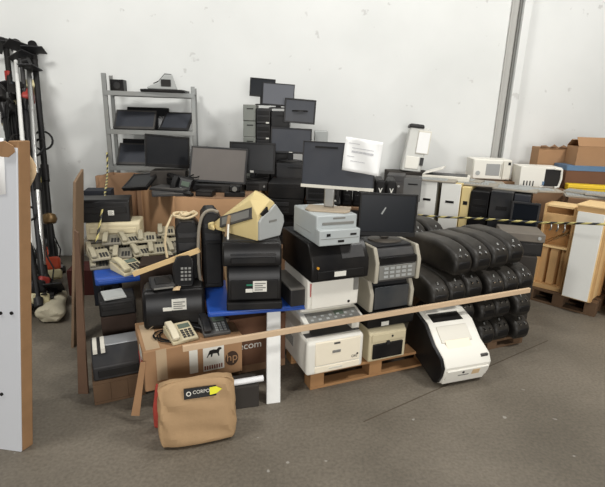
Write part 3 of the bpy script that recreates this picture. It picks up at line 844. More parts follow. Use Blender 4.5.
# ================================================================ CARDBOARD BOX WITH STICKERS, AND WHAT IS ON IT
HW, HD, HZ = .60, .42, .262
hf = Vector((-.905, 2.325, .15))
hyaw = 26
pallet('dark low pallet under the stickered cardboard box', (hf.x+.05, hf.y+.06, 0), hyaw, .52, .32, .15, PALD, 4)
hc = base(hf, HW, HD, hyaw)
t = thing('cardboard_box', 'large cardboard box with animal sticker and round printed logo, phones on top', 'box', hc, hyaw)
y = -HD/2
B(-HW/2, HW/2, y, HD/2, 0, HZ).build('walls', CARD, t, bevel=.005)
B(-HW*.38, -HW*.28, y-.0018, y+.001, .06, HZ).build('tape', TAPEC, t, smooth=False)
B(-HW*.06, HW*.025, y-.0022, y+.001, .06, .225).build('label', LABELM, t, smooth=False)
st = B(HW*.08, HW*.30, y-.0025, y+.001, .055, .25).build('sticker', LABELM, t, smooth=False)
# four-legged animal silhouette on the sticker
sxx, szz = HW*.20, .175
sil = [(-.045, -.005), (-.035, .02), (-.01, .025), (.015, .02), (.03, .035), (.048, .03), (.05, .018), (.036, .014), (.03, -.005), (.034, -.03), (.026, -.032), (.018, -.008), (-.012, -.006), (-.018, -.028), (-.028, -.03), (-.026, -.008), (-.04, -.012), (-.05, -.03), (-.056, -.028)]
MB().prism([(sxx+p*.9, szz+q*.9) for p, q in sil], y-.0034, y-.0024, 'y').build('animal_silhouette', PRINT, st, smooth=False)
m = MB()
for i in range(8): m.box(HW*.09+i*.015, HW*.09+i*.015+.009, y-.0034, y-.0024, .065, .092)
m.build('red_lettering', mat('brown_red_print', (120, 60, 46), .6), st, smooth=False)
m = MB(); m.box(sxx-.03, sxx+.03, y-.0034, y-.0024, .232, .238); m.build('small_print', GREY, st, smooth=False)
lx, lz = HW*.385, .110
lg = MB(); n = 28
ring = []
for i in range(n):
    an = 2*math.pi*i/n; ring.append((math.cos(an), math.sin(an)))
lg.prism([(lx+.042*c, lz+.05*s_) for c, s_ in ring], y-.0024, y+.0, 'y')
lgo = lg.build('round_logo', mat('dark_box_print', (66, 50, 40), .7), t, smooth=False)
lettering('hp', .075, lgo, (lx, y-.003, lz+.006), (rad(90), 0, 0), CARD)
B(-HW/2-.0022, -HW/2+.001, y+.06, y+.17, .05, .235).build('label', LABELM, t, smooth=False)
B(-HW/2-.003, -HW/2+.001, y+.03, y+.12, .10, .18).build('red_label', REDM, t, smooth=False)
B(-HW/2-.003, -HW/2+.001, y+.20, y+.27, .06, .14).build('red_label', REDM, t, smooth=False)
B(-HW/2+.02, -HW/2+.10, y+.02, HD/2-.05, HZ-.001, HZ+.0015).build('tape', TAPEC, t, smooth=False)
HT = .15+HZ
# second cardboard box behind with white print
hb2 = hc+Vector((.40, .22, 0))
t = thing('cardboard_box', 'dark brown cardboard box with white lettering behind the stickered box', 'box', (hb2.x-.04, hb2.y+.12, 0), 23)
B(-.22, .22, -.16, .16, 0, .42).build('walls', CARDR, t, bevel=.004)
lettering('Lecom', .075, t, (-.06, -.161, .21), FRONT, LABELM)
B(-.22, .22, -.162, -.158, .005, .06).build('lower_flap', CARDD, t)
# white tube
w0 = onz(233, 383, .17); w1 = onz(263, 378, .17)
c = (w0+w1)/2
o = MB().cyl(w0-c, w1-c, .019, n=20).build('tube_body', mat('white_pipe_plastic', (232, 232, 232), .35, var=.02))
t = thing('plastic_pipe', 'white plastic pipe with black cap beside the stickered box', 'pipe', c)
o.parent = t
MB().cyl(w0-c+(w0-w1).normalized()*.07, w0-c, .021, n=16).build('end_cap', BLACKM, t)
carton('flat brown box on the floor under the white pipe', (c.x-.085, c.y-.06, 0), 15, .16, .14, .15, mat('dark_grey_board', (58, 54, 50), .8), tape=False)

# black printer with sticker standing on the box
W, D, Hh = .385, .23, .25
pp = Vector((-.99, 2.595, HT))
pc_ = base(pp, W, D, 15)
t = thing('laser_printer', 'black rounded printer with white sticker standing on the cardboard box', 'printer', pc_, 15)
y = -D/2
MB().prism([(y+.005, 0), (y-.004, .1), (y+.01, Hh-.05), (y+.045, Hh), (D/2-.02, Hh), (D/2, Hh-.03), (D/2, 0)], -W/2, W/2, 'x').build('body', BLACK, t, bevel=.022, seg=4)
B(-W*.46, W*.46, y+.06, D/2-.03, Hh-.004, Hh+.006).build('lid', CHAR, t, bevel=.005)
st = B(-.015, .075, y-.008, y+.01, .13, .20).build('sticker', LABELM, t, smooth=False)
B(-.07, -.016, y-.008, y+.01, .128, .148).build('sticker', LABELM, t, smooth=False)
m = MB()
for i in range(4): m.box(-.006, .05+.016*(i % 2), y-.0088, y-.0078, .138+i*.014, .145+i*.014)
m.build('print', GREY, st, smooth=False)
B(-W*.42, W*.42, y-.003, y+.01, .03, .09).build('paper_tray', BLACKM, t, bevel=.004)
zt = HT+Hh+.006
# on the black printer: base station, cordless handset, brown strip
t = thing('phone_base_station', 'grey black cordless phone base lying on the stickered black printer', 'telephone', pc_+Vector((-.07, -.02, Hh+.006)), 25)
MB().prism([(-.075, 0), (-.075, .025), (.05, .05), (.075, .045), (.075, 0)], -.075, .075, 'x').build('phone_base', CHAR, t, bevel=.010, seg=3)
MB().prism([(-.05, .030), (-.05, .036), (.03, .054), (.03, .046)], -.045, .05, 'x').build('cradle', BLACKM, t, bevel=.003)
B(-.06, .06, -.077, -.072, .006, .016).build('trim_strip', GREY, t, smooth=False)
T0 = Euler((rad(62), 0, rad(12)), 'XYZ')
t = thing('phone_handset', 'black phone leaning upright on the stickered black printer', 'telephone', pc_+Vector((.085, -.02, Hh+.012)), rot=T0)
MB().prism([(-.01, -.045), (-.01, .03), (.0, .075), (.12, .085), (.19, .06), (.20, -.02), (.17, -.05), (.03, -.055)], -.026, .02, 'z', 0, Matrix.Rotation(rad(90), 4, 'Z') @ Matrix.Rotation(0, 4, 'X')).build('handset', BLACK, t, bevel=.010, seg=3)
k = MB()
for i in range(4):
    for j in range(3): k.box(-.03+j*.024, -.014+j*.024, .03+i*.024, .044+i*.024, .018, .025)
k.build('keypad', GREY, t, smooth=False)
tp = [(0, .09, .05), (.01, .05, .055), (.02, 0, .03), (.025, -.05, .012), (.03, -.09, .010), (.032, -.12, .006)]
vs = []
for p in tp: vs += [(p[0]-.022, p[1], p[2]), (p[0]+.022, p[1], p[2]+.004)]
o = MB().add(vs, [(2*i, 2*i+1, 2*i+3, 2*i+2) for i in range(5)]).build('tape_strip', CARDT); o.location = pc_+Vector((.01, .02, Hh+.002))
so = o.modifiers.new('thickness', 'SOLIDIFY'); so.thickness = .002
tag(o, 'crumpled tan tape strip between the phones on the black printer', 'tape')
# carton behind the printer with the wood strip across
t = carton('open brown box behind the stickered black printer', (-1.12, 2.93, .0), 15, .24, .22, .735, mat('dark_brown_board', (52, 40, 33), .8), flaps=False, tape=False)
bar('wood_strip', 'short pale wood strip lying over the black printer and brown box', 'lath', onY(134, 274, 2.90), onY(199, 250, 2.83), .034, .03, PINEL)

# phones on the box
HX = Vector((math.cos(rad(hyaw)), math.sin(rad(hyaw)), 0)); HV = Vector((-HX.y, HX.x, 0))
ph_beige = phone('cream office phone lying on the cardboard box', hc+HX*-.06+HV*-.095+Vector((0, 0, HZ+.0015)), 34, BEIGE, mat('cream_handset', (214, 204, 178), .5), s=.95)
ph_dark = phone('dark grey office phone lying on the cardboard box', hc+HX*.155+HV*-.075+Vector((0, 0, HZ)), 24, mat('slate_phone_plastic', (84, 84, 84), .5, dust=.15), CHAR, s=1.0)
# curly cable around cream phone
cc = hc+HX*-.10+HV*-.075+Vector((0, 0, HZ+.004)); pts = []
for i in range(70):
    an = i*.33; pts.append(Vector((.10*math.cos(an)*(1+.25*math.sin(i*.21)), .085*math.sin(an)*(1+.2*math.cos(i*.17)), .004+.006*math.sin(i*.9)**2)))
o = MB().tube(pts, .004, 6).build('cable', CABLE); o.location = cc
tag(o, 'black cable coiled round the cream office phone', 'cable')
t = thing('phone_handset', 'black handset with cord beside the dark grey phone on the box', 'telephone', hc+HX*.045+HV*-.05+Vector((0, 0, HZ)), 70)
MB().prism([(-.08, 0), (-.045, 0), (-.035, .014), (.035, .014), (.045, 0), (.08, 0), (.085, .026), (.04, .04), (-.04, .04), (-.085, .026)], -.022, .022, 'x').build('handset_body', BLACK, t, bevel=.007)
t = thing('computer_mouse', 'small dark mouse on the cardboard box behind the cream phone', 'mouse', hc+Vector((-.055, .055, HZ)), 60)
MB().hull([(-.03, -.05, 0), (.03, -.05, 0), (.03, .05, 0), (-.03, .05, 0), (-.022, -.035, .026), (.022, -.035, .026), (.02, .03, .03), (-.02, .03, .03)]).build('shell', CHAR, t, bevel=.012, seg=3)
B(-.003, .003, -.035, -.01, .024, .032).build('scroll_wheel', GREY, t)
t = MB()
tp = [(-.23, -.03, .02), (-.18, .03, .05), (-.10, .09, .05), (.02, .12, .03), (.14, .12, .035), (.24, .11, .012)]
vs = []
for p in tp: vs += [(p[0], p[1]-.03, p[2]), (p[0]+.01, p[1]+.03, p[2]+.006)]
o = t.add(vs, [(2*i, 2*i+1, 2*i+3, 2*i+2) for i in range(5)]).build('packing_strip', TAPEC); o.location = hc+Vector((0, 0, HZ-.005))
so = o.modifiers.new('thickness', 'SOLIDIFY'); so.thickness = .002
tag(o, 'loose tan packing strip over the top of the cardboard box', 'strip')

# hanging cardboard strip at the box's left corner
s0 = onY(142, 362, 2.31); s1 = onY(136, 416, 2.25)
sheetprism('cardboard_strip', 'narrow cardboard strip hanging at the left corner of the stickered box', 'cardboard', [s1+Vector((-.03, 0, 0)), s1+Vector((.02, 0, 0)), s0+Vector((.02, 0, 0)), s0+Vector((-.01, 0, 0))], .005, CARD)

# ================================================================ PAPER SACK IN FRONT
bc = Vector((-.555, 2.15, 0)); syaw = 17
t = thing('paper_sack', 'brown paper sack with black label and yellow arrow, in front of the cardboard box', 'sack', bc, syaw)
vs = []; fs = []; nx, nz = 14, 10; sw, sd, sh = .42, .17, .37
ringn = 28
for j in range(nz+1):
    f = j/nz
    wv = sw/2*(1-.05*f**3); dv = sd/2*(1-.72*f**2.2)+.006
    for i in range(ringn):
        an = 2*math.pi*i/ringn; c_, s_ = math.cos(an), math.sin(an)
        ex = abs(c_)**.30*(1 if c_ > 0 else -1); ey = abs(s_)**.45*(1 if s_ > 0 else -1)
        x = ex*wv; y = ey*dv
        y += (.012*math.sin(i*1.7+j*1.1)+.008*math.sin(j*2.3+i))*(1 if 0 < j else 0)
        x += .008*math.sin(j*1.9+i*.8)*(1 if j else 0)
        z = sh*f+(.012*math.sin(x*16+1)*(f**3))+(.035*abs(x/sw)*f**4)
        vs.append((x, y, max(z, 0)))
for j in range(nz):
    for i in range(ringn): k2 = (i+1) % ringn; fs.append((j*ringn+i, j*ringn+k2, (j+1)*ringn+k2, (j+1)*ringn+i))
fs.append(tuple(range(ringn-1, -1, -1))); fs.append(tuple(range(nz*ringn, (nz+1)*ringn)))
bo = MB().add(vs, fs).build('sack_body', KRAFT, t)
ss = bo.modifiers.new('smooth', 'SUBSURF'); ss.levels = 1; ss.render_levels = 1
lt = rad(-14)
lb = thing_part = MB().prism([(-.085, -.028), (.085, -.028), (.085, .028), (-.085, .028)], -.002, .003, 'y').build('black_label', BLACKM, t, smooth=False)
lb.location = (.015, -.056, .315); lb.rotation_euler = (lt, 0, rad(0))
MB().prism([(.05, -.02), (.085, -.016), (.115, .004), (.085, .022), (.05, .02)], -.0045, -.0005, 'y').build('yellow_arrow', mat('yellow_print', (226, 222, 30), .5, var=.02), lb, smooth=False)
lettering('CORPO', .026, lb, (.006, -.0030, .004), FRONT, OFFW)
rg = MB(); n = 20
for i in range(n):
    a0 = 2*math.pi*i/n; a1 = 2*math.pi*(i+1)/n
    rg.add([(-.06+.013*math.cos(a0), -.003, .013*math.sin(a0)), (-.06+.013*math.cos(a1), -.003, .013*math.sin(a1)), (-.06+.008*math.cos(a1), -.003, .008*math.sin(a1)), (-.06+.008*math.cos(a0), -.003, .008*math.sin(a0))], [(0, 1, 2, 3)])
rg.build('ring_emblem', OFFW, lb, smooth=False)
m = MB()
for i, (x0, x1, z) in enumerate([(-.10, .06, .145), (-.08, .10, .125), (-.10, .02, .105), (.02, .12, .165)]): m.box(x0, x1, -.098, -.094, z, z+.008)
# clear bag with red print
t2 = MB().hull([(-.05, 0, 0), (.05, 0, 0), (.05, .05, 0), (-.05, .05, 0), (-.055, .01, .06), (.05, .0, .07), (.03, .05, .12), (-.03, .045, .13)]).build('plastic_bag', mat('crumpled_red_bag', (170, 70, 60), .3, var=.5, scale=22), bevel=.01)
t2.location = (-.79, 2.20, .0); t2.scale = (.7, .8, 2.2)
tag(t2, 'crumpled red and clear plastic bag beside the paper sack', 'bag')
# ================================================================ LEFT TABLE WITH THE PILE OF OFFICE PHONES
bt = onz(95, 281, .585)
T2W, T2D, T2Z = .70, .84, .60
TY = 27
TU = Vector((math.cos(rad(TY)), math.sin(rad(TY)), 0)); TV = Vector((-TU.y, TU.x, 0))
tf = Vector((bt.x, bt.y, 0))
tc2 = base(tf, T2W, T2D, TY)
t = thing('low_table', 'low blue topped table under the pile of office phones at the left', 'table', tc2, TY)
B(-T2W/2, T2W/2, -T2D/2, T2D/2, T2Z-.06, T2Z).build('tabletop', BLUE, t, bevel=.015, seg=3)
B(-T2W/2+.02, T2W/2-.02, -T2D/2-.006, -T2D/2+.01, T2Z-.045, T2Z-.02).build('edge_rib', BLUE, t, bevel=.004)
for sx_ in (-1, 1):
    for sy_ in (-1, 1):
        x = sx_*(T2W/2-.08); yy = sy_*(T2D/2-.07)
        B(x-.03, x+.03, yy-.03, yy+.03, 0, T2Z-.058).build('leg', BLACKM, t, bevel=.004)
def t2(a, b, z=0): return tf+TU*a+TV*b+Vector((0, 0, T2Z+z))
GRPP = 'office phones heaped on the blue table'
phone('cream office phone at the front left of the phone pile, lying askew', t2(.24, .10, 0), TY+22, BEIGE, mat('aged_cream_handset', (192, 182, 150), .5, dust=.2), s=1.1)
phone('cream office phone in the front of the pile beside the askew one', t2(.43, .13, 0), TY-6, BEIGE, PHB, s=.95)
phone('long beige office phone at the right of the front of the pile', t2(.61, .14, 0), TY+5, PHB, PHB, s=1.0)
pb = pg = None
tiers = [('second tier', .28, 2), ('third tier', .445, 3), ('rearmost tier', .61, 3)]
lay = ['bottom layer', 'middle layer', 'top layer']
for ti, (tn, b_, nl) in enumerate(tiers):
    for l in range(nl):
        nn_ = 5 if l < 2 else 3
        for k in range(nn_):
            if ti == 2 and (k < 3 and l < 2 or k < 2): continue
            a_ = .05+.148*k+.02*math.sin(k*5+l*3+ti)+(.10 if nn_ == 3 else 0)+(.30 if ti == 2 and nn_ == 3 else 0)-(.12 if ti == 2 and nn_ == 3 else 0)
            isb = (k*2+l+ti) % 3 != 0
            col_ = 'dusty beige' if isb else 'dusty grey'
            ord_ = ['leftmost', 'second', 'middle', 'fourth', 'rightmost'][k] if nn_ == 5 else ['left', 'middle', 'right'][k]
            lb = '%s office phone in the pile, %s of the %s in the %s' % (col_, ord_, lay[l], tn)
            p_ = t2(a_, b_+.012*math.sin(k*4+l), .066*l); yw_ = TY+9*math.sin(k*2.7+l*1.9+ti)
            if isb:
                if pb is None: pb = phone(lb, p_, yw_, PHB, PHB, s=.84, screen=False); pb['group'] = GRPP
                else: dup(pb, p_, yw_, lb)
            else:
                if pg is None: pg = phone(lb, p_, yw_, PHG, PHB, s=.84, screen=False); pg['group'] = GRPP
                else: dup(pg, p_, yw_, lb)
# printers behind the phones
q = t2(-.06, .64)
t = printer('grey printer under the beige one behind the phone pile', (q.x, q.y, T2Z), 14, .42, .26, .12, mat('dusty_grey_body', (108, 104, 94), .6, dust=.3), GREY, recess=False, panel=False, name='inkjet_printer')
t = printer('beige printer under the black one behind the phone pile', (q.x+.04, q.y+.01, T2Z+.12), 12, .42, .25, .15, BEIGE, YEL, recess=False, tray=False, name='inkjet_printer')
t = printer('black printer with white sticker on top behind the phone pile', (q.x+.0, q.y+.0, T2Z+.27), 16, .39, .26, .185, BLACK, CHAR, recess=False, tray=False, sticker=(.05, .08, .045, .04), name='inkjet_printer', frontlid=BLACKM)
carton('dark box at the far back left of the phone table', (q.x-.10, q.y+.32, 0), 14, .22, .18, 1.08, mat('blue_black_board', (36, 38, 44), .7), tape=False, name='storage_box')

# boards standing at the left of the table
sheetprism('upright_board', 'narrow upright wooden board standing left of the phone table', 'board',
           [onz(78, 394), onz(88, 394), onY(78, 233, 2.60), onY(74, 230, 2.62)], .02, WOODR)
sheetprism('upright_board', 'wide weathered wooden board edge behind the narrow board', 'board',
           [onz(71, 348), onz(82, 334), onY(81, 169, 3.62), onY(73, 182, 3.35)], .02, WOODD)

# dark things under the phone table
def lump(p, dx, dy): return (p.x+dx, p.y+dy, 0)
q = onz(117, 372, .0)
pallet('low dark crate board under the silver printer', (-1.25, 2.39, 0), 26, .30, .26, .16, PALD, 4)
W, D, Hh = .29, .26, .17
t = thing('laptop_dock', 'silver and black printer with white slats on the dark pallet at lower left', 'printer', base((-1.245, 2.40, .16), W, D, 26), 26)
t.name = 'inkjet_printer'
MB().prism([(-D/2, 0), (-D/2, .09), (-D/2+.10, Hh), (D/2, Hh), (D/2, 0)], -W/2, W/2, 'x').build('body', CHAR, t, bevel=.010, seg=3)
B(-W*.30, W*.48, -D/2+.11, D/2-.02, Hh-.002, Hh+.008).build('scanner_lid', mat('silver_lid', (150, 152, 154), .35, .3), t, bevel=.004)
for k_ in range(2):
    B(-W/2+.01+k_*.045, -W/2+.035+k_*.045, -D/2+.06, D/2-.03, Hh-.02, Hh+.014).build('white_slat', OFFW, t, bevel=.002)
B(-W*.40, W*.40, -D/2-.006, -D/2+.01, .02, .07).build('paper_tray', BLACKM, t, bevel=.003)
carton('dark brown box under the small dark printer at the phone table', (-1.33, 2.745, 0), 25, .22, .20, .42, mat('dark_brown_board', (52, 40, 33), .8), tape=False)
printer('small dark printer with pale lid in front of the phone table', (-1.335, 2.745, .42), 25, .23, .20, .115, BLACKM, CHAR, recess=False, tray=False, panel=False, name='small_printer')
q = base((-1.335, 2.745, .535), .23, .20, 25); o = B(-.09, .05, -.09, .08, 0, .012).build('grey_lid', LGREY, None, bevel=.003); o.location = q; o.rotation_euler = (0, 0, rad(32)); tag(o, 'loose grey plastic lid lying on the small dark printer', 'lid')

# ================================================================ TALL PANEL AT THE LEFT EDGE, CLOSE TO THE CAMERA
a0 = onz(21, 452); a1 = onY(16.5, 148, 2.02)
lx = Vector((-.75, .10, 0))
P4 = [a0+lx, a0, a1, a1+lx]
c = sum(P4, Vector())/4
t = thing('panel_crate', 'tall white panel with raw wooden edge and bolt heads at the left edge', 'panel', Vector((c.x, c.y, 0)))
cg = Vector((c.x, c.y, 0)); bk = Vector((.026, .06, 0))
def slab(pts, off0, off1, m, nm, bev=.002):
    A_ = [p-cg+off0 for p in pts]; B_ = [p-cg+off1 for p in pts]
    return MB().add(A_+B_, [(0, 1, 2, 3), (7, 6, 5, 4), (0, 4, 5, 1), (1, 5, 6, 2), (2, 6, 7, 3), (3, 7, 4, 0)]).build(nm, m, t, bevel=bev)
slab(P4, Vector(), bk*.12, PANEL, 'white_sheet')
E1 = [a0-lx*.07, a0+Vector((.012, 0, 0)), a1+Vector((.012, 0, 0)), a1-lx*-.07+lx*-.0]
E1 = [a0+lx*.06, a0+Vector((.004, 0, 0)), a1+Vector((.004, 0, .03)), a1+lx*.06+Vector((0, 0, .03))]
slab(E1, bk*.12, bk, mat('raw_timber_edge', (146, 112, 78), .8, var=.25, scale=8), 'wooden_edge', .004)
nn = (a1-a0).normalized()
for px, py in ((12, 313), (1, 313), (2, 394)):
    f = (py-148)/(452-148)
    pz = onY(px, py, 1.0); d = Vector(ray(px, py))
    # meet the sheet's plane
    n_ = lx.cross(a1-a0).normalized(); tt = (a0-Vector((0, 0, H))).dot(n_)/d.dot(n_); q = Vector((0, 0, H))+d*tt-cg
    if n_.y > 0: n_ = -n_
    MB().cyl(q, q+n_*.006, .0085, n=14).build('bolt_head', BLACKM, t)
pv = []
for px, py in ((-14, 196), (6.5, 194), (4, 138), (-16, 138)):
    d = Vector(ray(px, py)); n_ = lx.cross(a1-a0).normalized(); tt = (a0-Vector((0, 0, H))).dot(n_)/d.dot(n_); q = Vector((0, 0, H))+d*tt
    if n_.y > 0: n_ = -n_
    pv.append(q+n_*.004)
o = MB().add([p-pv[0] for p in pv], [(0, 1, 2, 3)]).build('paper_notice', PAPER); o.location = pv[0]
so = o.modifiers.new('thickness', 'SOLIDIFY'); so.thickness = .001
tag(o, 'white paper notice fixed to the tall white panel at the left edge', 'paper')
# torn cardboard over the panel's top
vs = []; fs = []
tt0 = a1+lx*.55+Vector((0, -.012, 0)); n = 12
for i in range(n+1):
    f = i/n; p = tt0.lerp(a1+Vector((-.005, -.012, 0)), f)
    vs += [p+Vector((0, .0, -.13+.11*f+.012*math.sin(f*19))), p+Vector((0, -.01+.008*math.sin(f*7), .02+.012*math.sin(f*23)))]
for i in range(n): fs.append((2*i, 2*i+2, 2*i+3, 2*i+1))
o = MB().add([v-tt0 for v in vs], fs).build('torn_cardboard', CARD, smooth=False); o.location = tt0
so = o.modifiers.new('thickness', 'SOLIDIFY'); so.thickness = .006
tag(o, 'torn cardboard piece folded over the top of the tall white panel', 'cardboard')
g0 = onY(21.5, 152, 2.13); 
vs = []
for i in range(9):
    f = i/8; p = g0+Vector((.035*math.sin(f*5), .0, -.26*f)); wv = .028*(1-.4*f)
    vs += [p+Vector((-wv, 0, .01*math.sin(i*2))), p+Vector((wv, .006*math.sin(i), 0))]
o = MB().add([v-g0 for v in vs], [(2*i, 2*i+1, 2*i+3, 2*i+2) for i in range(8)]).build('torn_cardboard', CARDT); o.location = g0
so = o.modifiers.new('thickness', 'SOLIDIFY'); so.thickness = .006
tag(o, 'brown torn cardboard strip behind the wooden edge of the tall panel', 'cardboard')

# ================================================================ BRUSH CUTTERS LEANING ON THE WALL
def cutter(label, foot, top, engcol, shaftm, handle=True, r=.014, tankm=None, tw=0.0, disc=False):
    """Brush cutter standing engine down, shaft leaning on the wall."""
    foot = Vector(foot); top = Vector(top); d = (top-foot).normalized(); L_ = (top-foot).length
    q = Vector((0, 0, 1)).rotation_difference(d)
    t = thing('brush_cutter', label, 'brush cutter', foot, rot=(q @ Euler((0, 0, tw)).to_quaternion()).to_euler(), group='brush cutters leaning on the back wall')
    MB().cyl((0, 0, .26), (0, 0, L_), r, n=12).build('shaft', shaftm, t)
    MB().lathe([(.05, .02), (.072, .05), (.075, .16), (.06, .22), (.035, .28), (r+.008, .36)], 16).build('crankcase', BLACK, t)
    B(-.07, .07, -.10, .02, .10, .235).build('engine_cover', engcol, t, bevel=.028, seg=3)
    B(-.08, .08, -.13, -.03, .0, .10).build('fuel_tank', tankm or TANK, t, bevel=.022, seg=3)
    B(-.07, .07, .04, .13, .05, .19).build('air_filter', BLACKM, t, bevel=.018, seg=3)
    MB().tube([(.05, .04, .2), (.07, .05, .32), (.03, .02, .45), (.02, .02, .62)], .007, 6).build('throttle_cable', CABLE, t)
    if disc: MB().lathe([(.0, L_*.24-.02), (.06, L_*.24), (.075, L_*.24+.04), (.06, L_*.24+.09), (.02, L_*.24+.11)], 18).build('bronze_cover', mat('bronze_guard', (120, 96, 62), .4, .5), t)
    m = MB()
    for i in range(5): m.box(-.085, .085, -.035+.018*i, -.027+.018*i, .075, .15)
    m.build('cooling_fins', STEEL, t)
    MB().cyl((.06, 0, .10), (.105, 0, .10), .04, n=14).build('starter_housing', BLACK, t)
    MB().cyl((0, 0, L_*.42), (0, 0, L_*.42+.18), r+.009, n=12).build('grip', BLACKM, t)
    if handle:
        pts = [(.095*math.sin(2*math.pi*k/16), .05*math.sin(math.pi*k/16), L_*.56+.11*(1-math.cos(2*math.pi*k/16))) for k in range(17)]
        MB().tube(pts, .011, 8).build('loop_handle', BLACKM, t)
    MB().cyl((0, 0, L_-.01), (0, 0, L_+.07), r+.016, r+.010, n=12).build('gear_head', CHAR, t)
    MB().cyl((0, -.02, L_+.04), (0, -.08, L_+.05), .05, .042, n=16).build('line_head', BLACK, t)
    gd = MB().prism([(-.13, -.02), (.13, -.02), (.10, -.16), (-.10, -.16)], L_-.03, L_-.018, 'z').build('guard', CHAR, t, bevel=.003)
    return t
def wallpt(px, py, off=.06):
    Y = 5.3
    for _ in range(6): Y = wally(onY(px, py, Y).x)-off
    return onY(px, py, Y)
def gp(px, py, z=.06): return onz(px, py, z)
cutter('brush cutter with orange engine and black shaft, nearest the bare wall', gp(55, 280), wallpt(34, 52, .12), ORANGE, BLACKM, r=.030, tw=.4, disc=True)
cutter('brush cutter with red engine and bright steel shaft, in the middle of the group', gp(46, 303), wallpt(28, 60, .14), REDP, STEEL, r=.024, tw=-.3, tankm=OFFW)
cutter('brush cutter with black engine and white shaft, left of the bright steel shaft', gp(36, 308), wallpt(15, 50, .12), BLACK, WPAINT, r=.02, tw=.9)
cutter('brush cutter with dark body half hidden behind the tall white panel', gp(32, 285), wallpt(6, 46, .12), CHAR, BLACKM, r=.028, tw=-.8)
cutter('brush cutter with orange engine standing behind the red one', gp(43, 272), wallpt(22, 66, .30), ORANGE, CHAR, r=.022, tw=1.6, tankm=OFFW)
cutter('brush cutter turned engine up, its black engine at the top left', wallpt(9, 112, .22), gp(38, 300, .16), BLACK, BLACKM, r=.026, tw=.5)
cutter('brush cutter turned engine up, red engine beside the steel shaft', wallpt(22, 84, .24), gp(44, 292, .16), REDP, CHAR, r=.024, tw=2.2, handle=False)
cutter('brush cutter turned engine up, dark engine above the tall panel', wallpt(2, 92, .40), gp(30, 300, .16), CHAR, BLACKM, r=.026, tw=1.1, handle=False)
# blower tube and hedge trimmer among them
def blower(label, p0, p1, r):
    p0 = Vector(p0); p1 = Vector(p1); d = (p1-p0).normalized(); L_ = (p1-p0).length
    t = thing('leaf_blower', label, 'leaf blower', p0, rot=Vector((0, 0, 1)).rotation_difference(d).to_euler())
    MB().lathe([(.06, .02), (.095, .06), (.10, .16), (.07, .24), (r, .28)], 18).build('fan_housing', BLACK, t)
    MB().lathe([(r, .26), (r, L_*.5), (r*.9, L_*.52), (r*.85, L_)], 16).build('blower_tube', BLACKM, t)
    B(-.05, .05, -.15, -.08, .04, .20).build('engine_cover', ORANGE, t, bevel=.02, seg=3)
    MB().tube([(0, .09, .05), (0, .16, .10), (0, .16, .2), (0, .09, .26)], .014).build('handle', BLACKM, t)
    return t
blower('black leaf blower with thick tube standing among the brush cutters', gp(50, 262, .04), wallpt(38, 168, .25), .05)
pz = wallpt(5, 100, .30)
t = thing('garden_machine', 'black hanging garden machine with curved hoses at the top left', 'machine', pz+Vector((0, .1, 0)))
MB().hull([(-.16, -.05, -.12), (.12, -.05, -.14), (.14, .06, -.10), (-.16, .06, -.12), (-.14, -.04, .18), (.05, -.05, .22), (.08, .05, .2), (-.14, .05, .16)]).build('body', BLACK, t, bevel=.03, seg=3)
MB().tube([(.06, -.08, .20), (.16, -.10, .10), (.20, -.09, -.08), (.17, -.08, -.28), (.22, -.06, -.5)], .026, 10).build('hose', mat('blue_black_rubber', (30, 36, 42), .5), t)
MB().tube([(-.14, -.10, .14), (-.02, -.12, .16), (.08, -.11, .02), (.10, -.1, -.2), (.06, -.08, -.46)], .03, 10).build('hose', BLACKM, t)
B(-.06, .02, -.09, -.04, .06, .12).build('metal_clamp', STEEL, t, bevel=.008)
B(.02, .07, -.085, -.04, .20, .30).build('red_cover', REDP, t, bevel=.01)
MB().tube([(.0, -.06, -.14), (.05, -.07, -.28), (.01, -.06, -.42), (-.1, -.05, -.42)], .012, 8).build('steel_pipe', STEEL, t)
MB().cyl((-.1, .0, -.1), (-.1, 0, -pz.z), .02, n=10).build('support_pole', CHAR, t)
# pale cloth sack on the floor
cb = onz(50, 327); top = onY(66, 284, 4.15)
vs = []; fs = []; n = 22; m_ = 9
ax0 = onz(50, 323); ax1 = onz(63, 297)
for j in range(m_+1):
    f = j/m_; c_ = ax0.lerp(ax1, f); rw = .130*(1-.60*f); rh = .075*(1-.25*f)
    for i in range(n):
        an = 2*math.pi*i/n
        x = math.cos(an)*rw*(1+.10*math.sin(3*an+j)); z = math.sin(an)*rh*(1+.12*math.sin(5*an+j*1.3))
        vs.append(Vector((c_.x+x, c_.y-(.05 if j == 0 else 0)*abs(math.sin(an*2.5)), max(.002, c_.z+rh*.9+z))))
for j in range(m_):
    for i in range(n): k2 = (i+1) % n; fs.append((j*n+i, j*n+k2, (j+1)*n+k2, (j+1)*n+i))
fs.append(tuple(range(n-1, -1, -1))); fs.append(tuple(range(m_*n, (m_+1)*n)))
o = MB().add([v-ax0 for v in vs], fs).build('canvas_sack', CANVAS); o.location = ax0
ss = o.modifiers.new('smooth', 'SUBSURF'); ss.levels = 1; ss.render_levels = 1
tag(o, 'pale folded canvas sack lying on the floor before the brush cutters', 'sack')
carton('dark red box on the floor beside the brush cutters', onz(64, 300)+Vector((.0, .10, 0)), 10, .26, .30, .26, mat('dark_red_board', (70, 34, 30), .8), tape=False, name='storage_box')

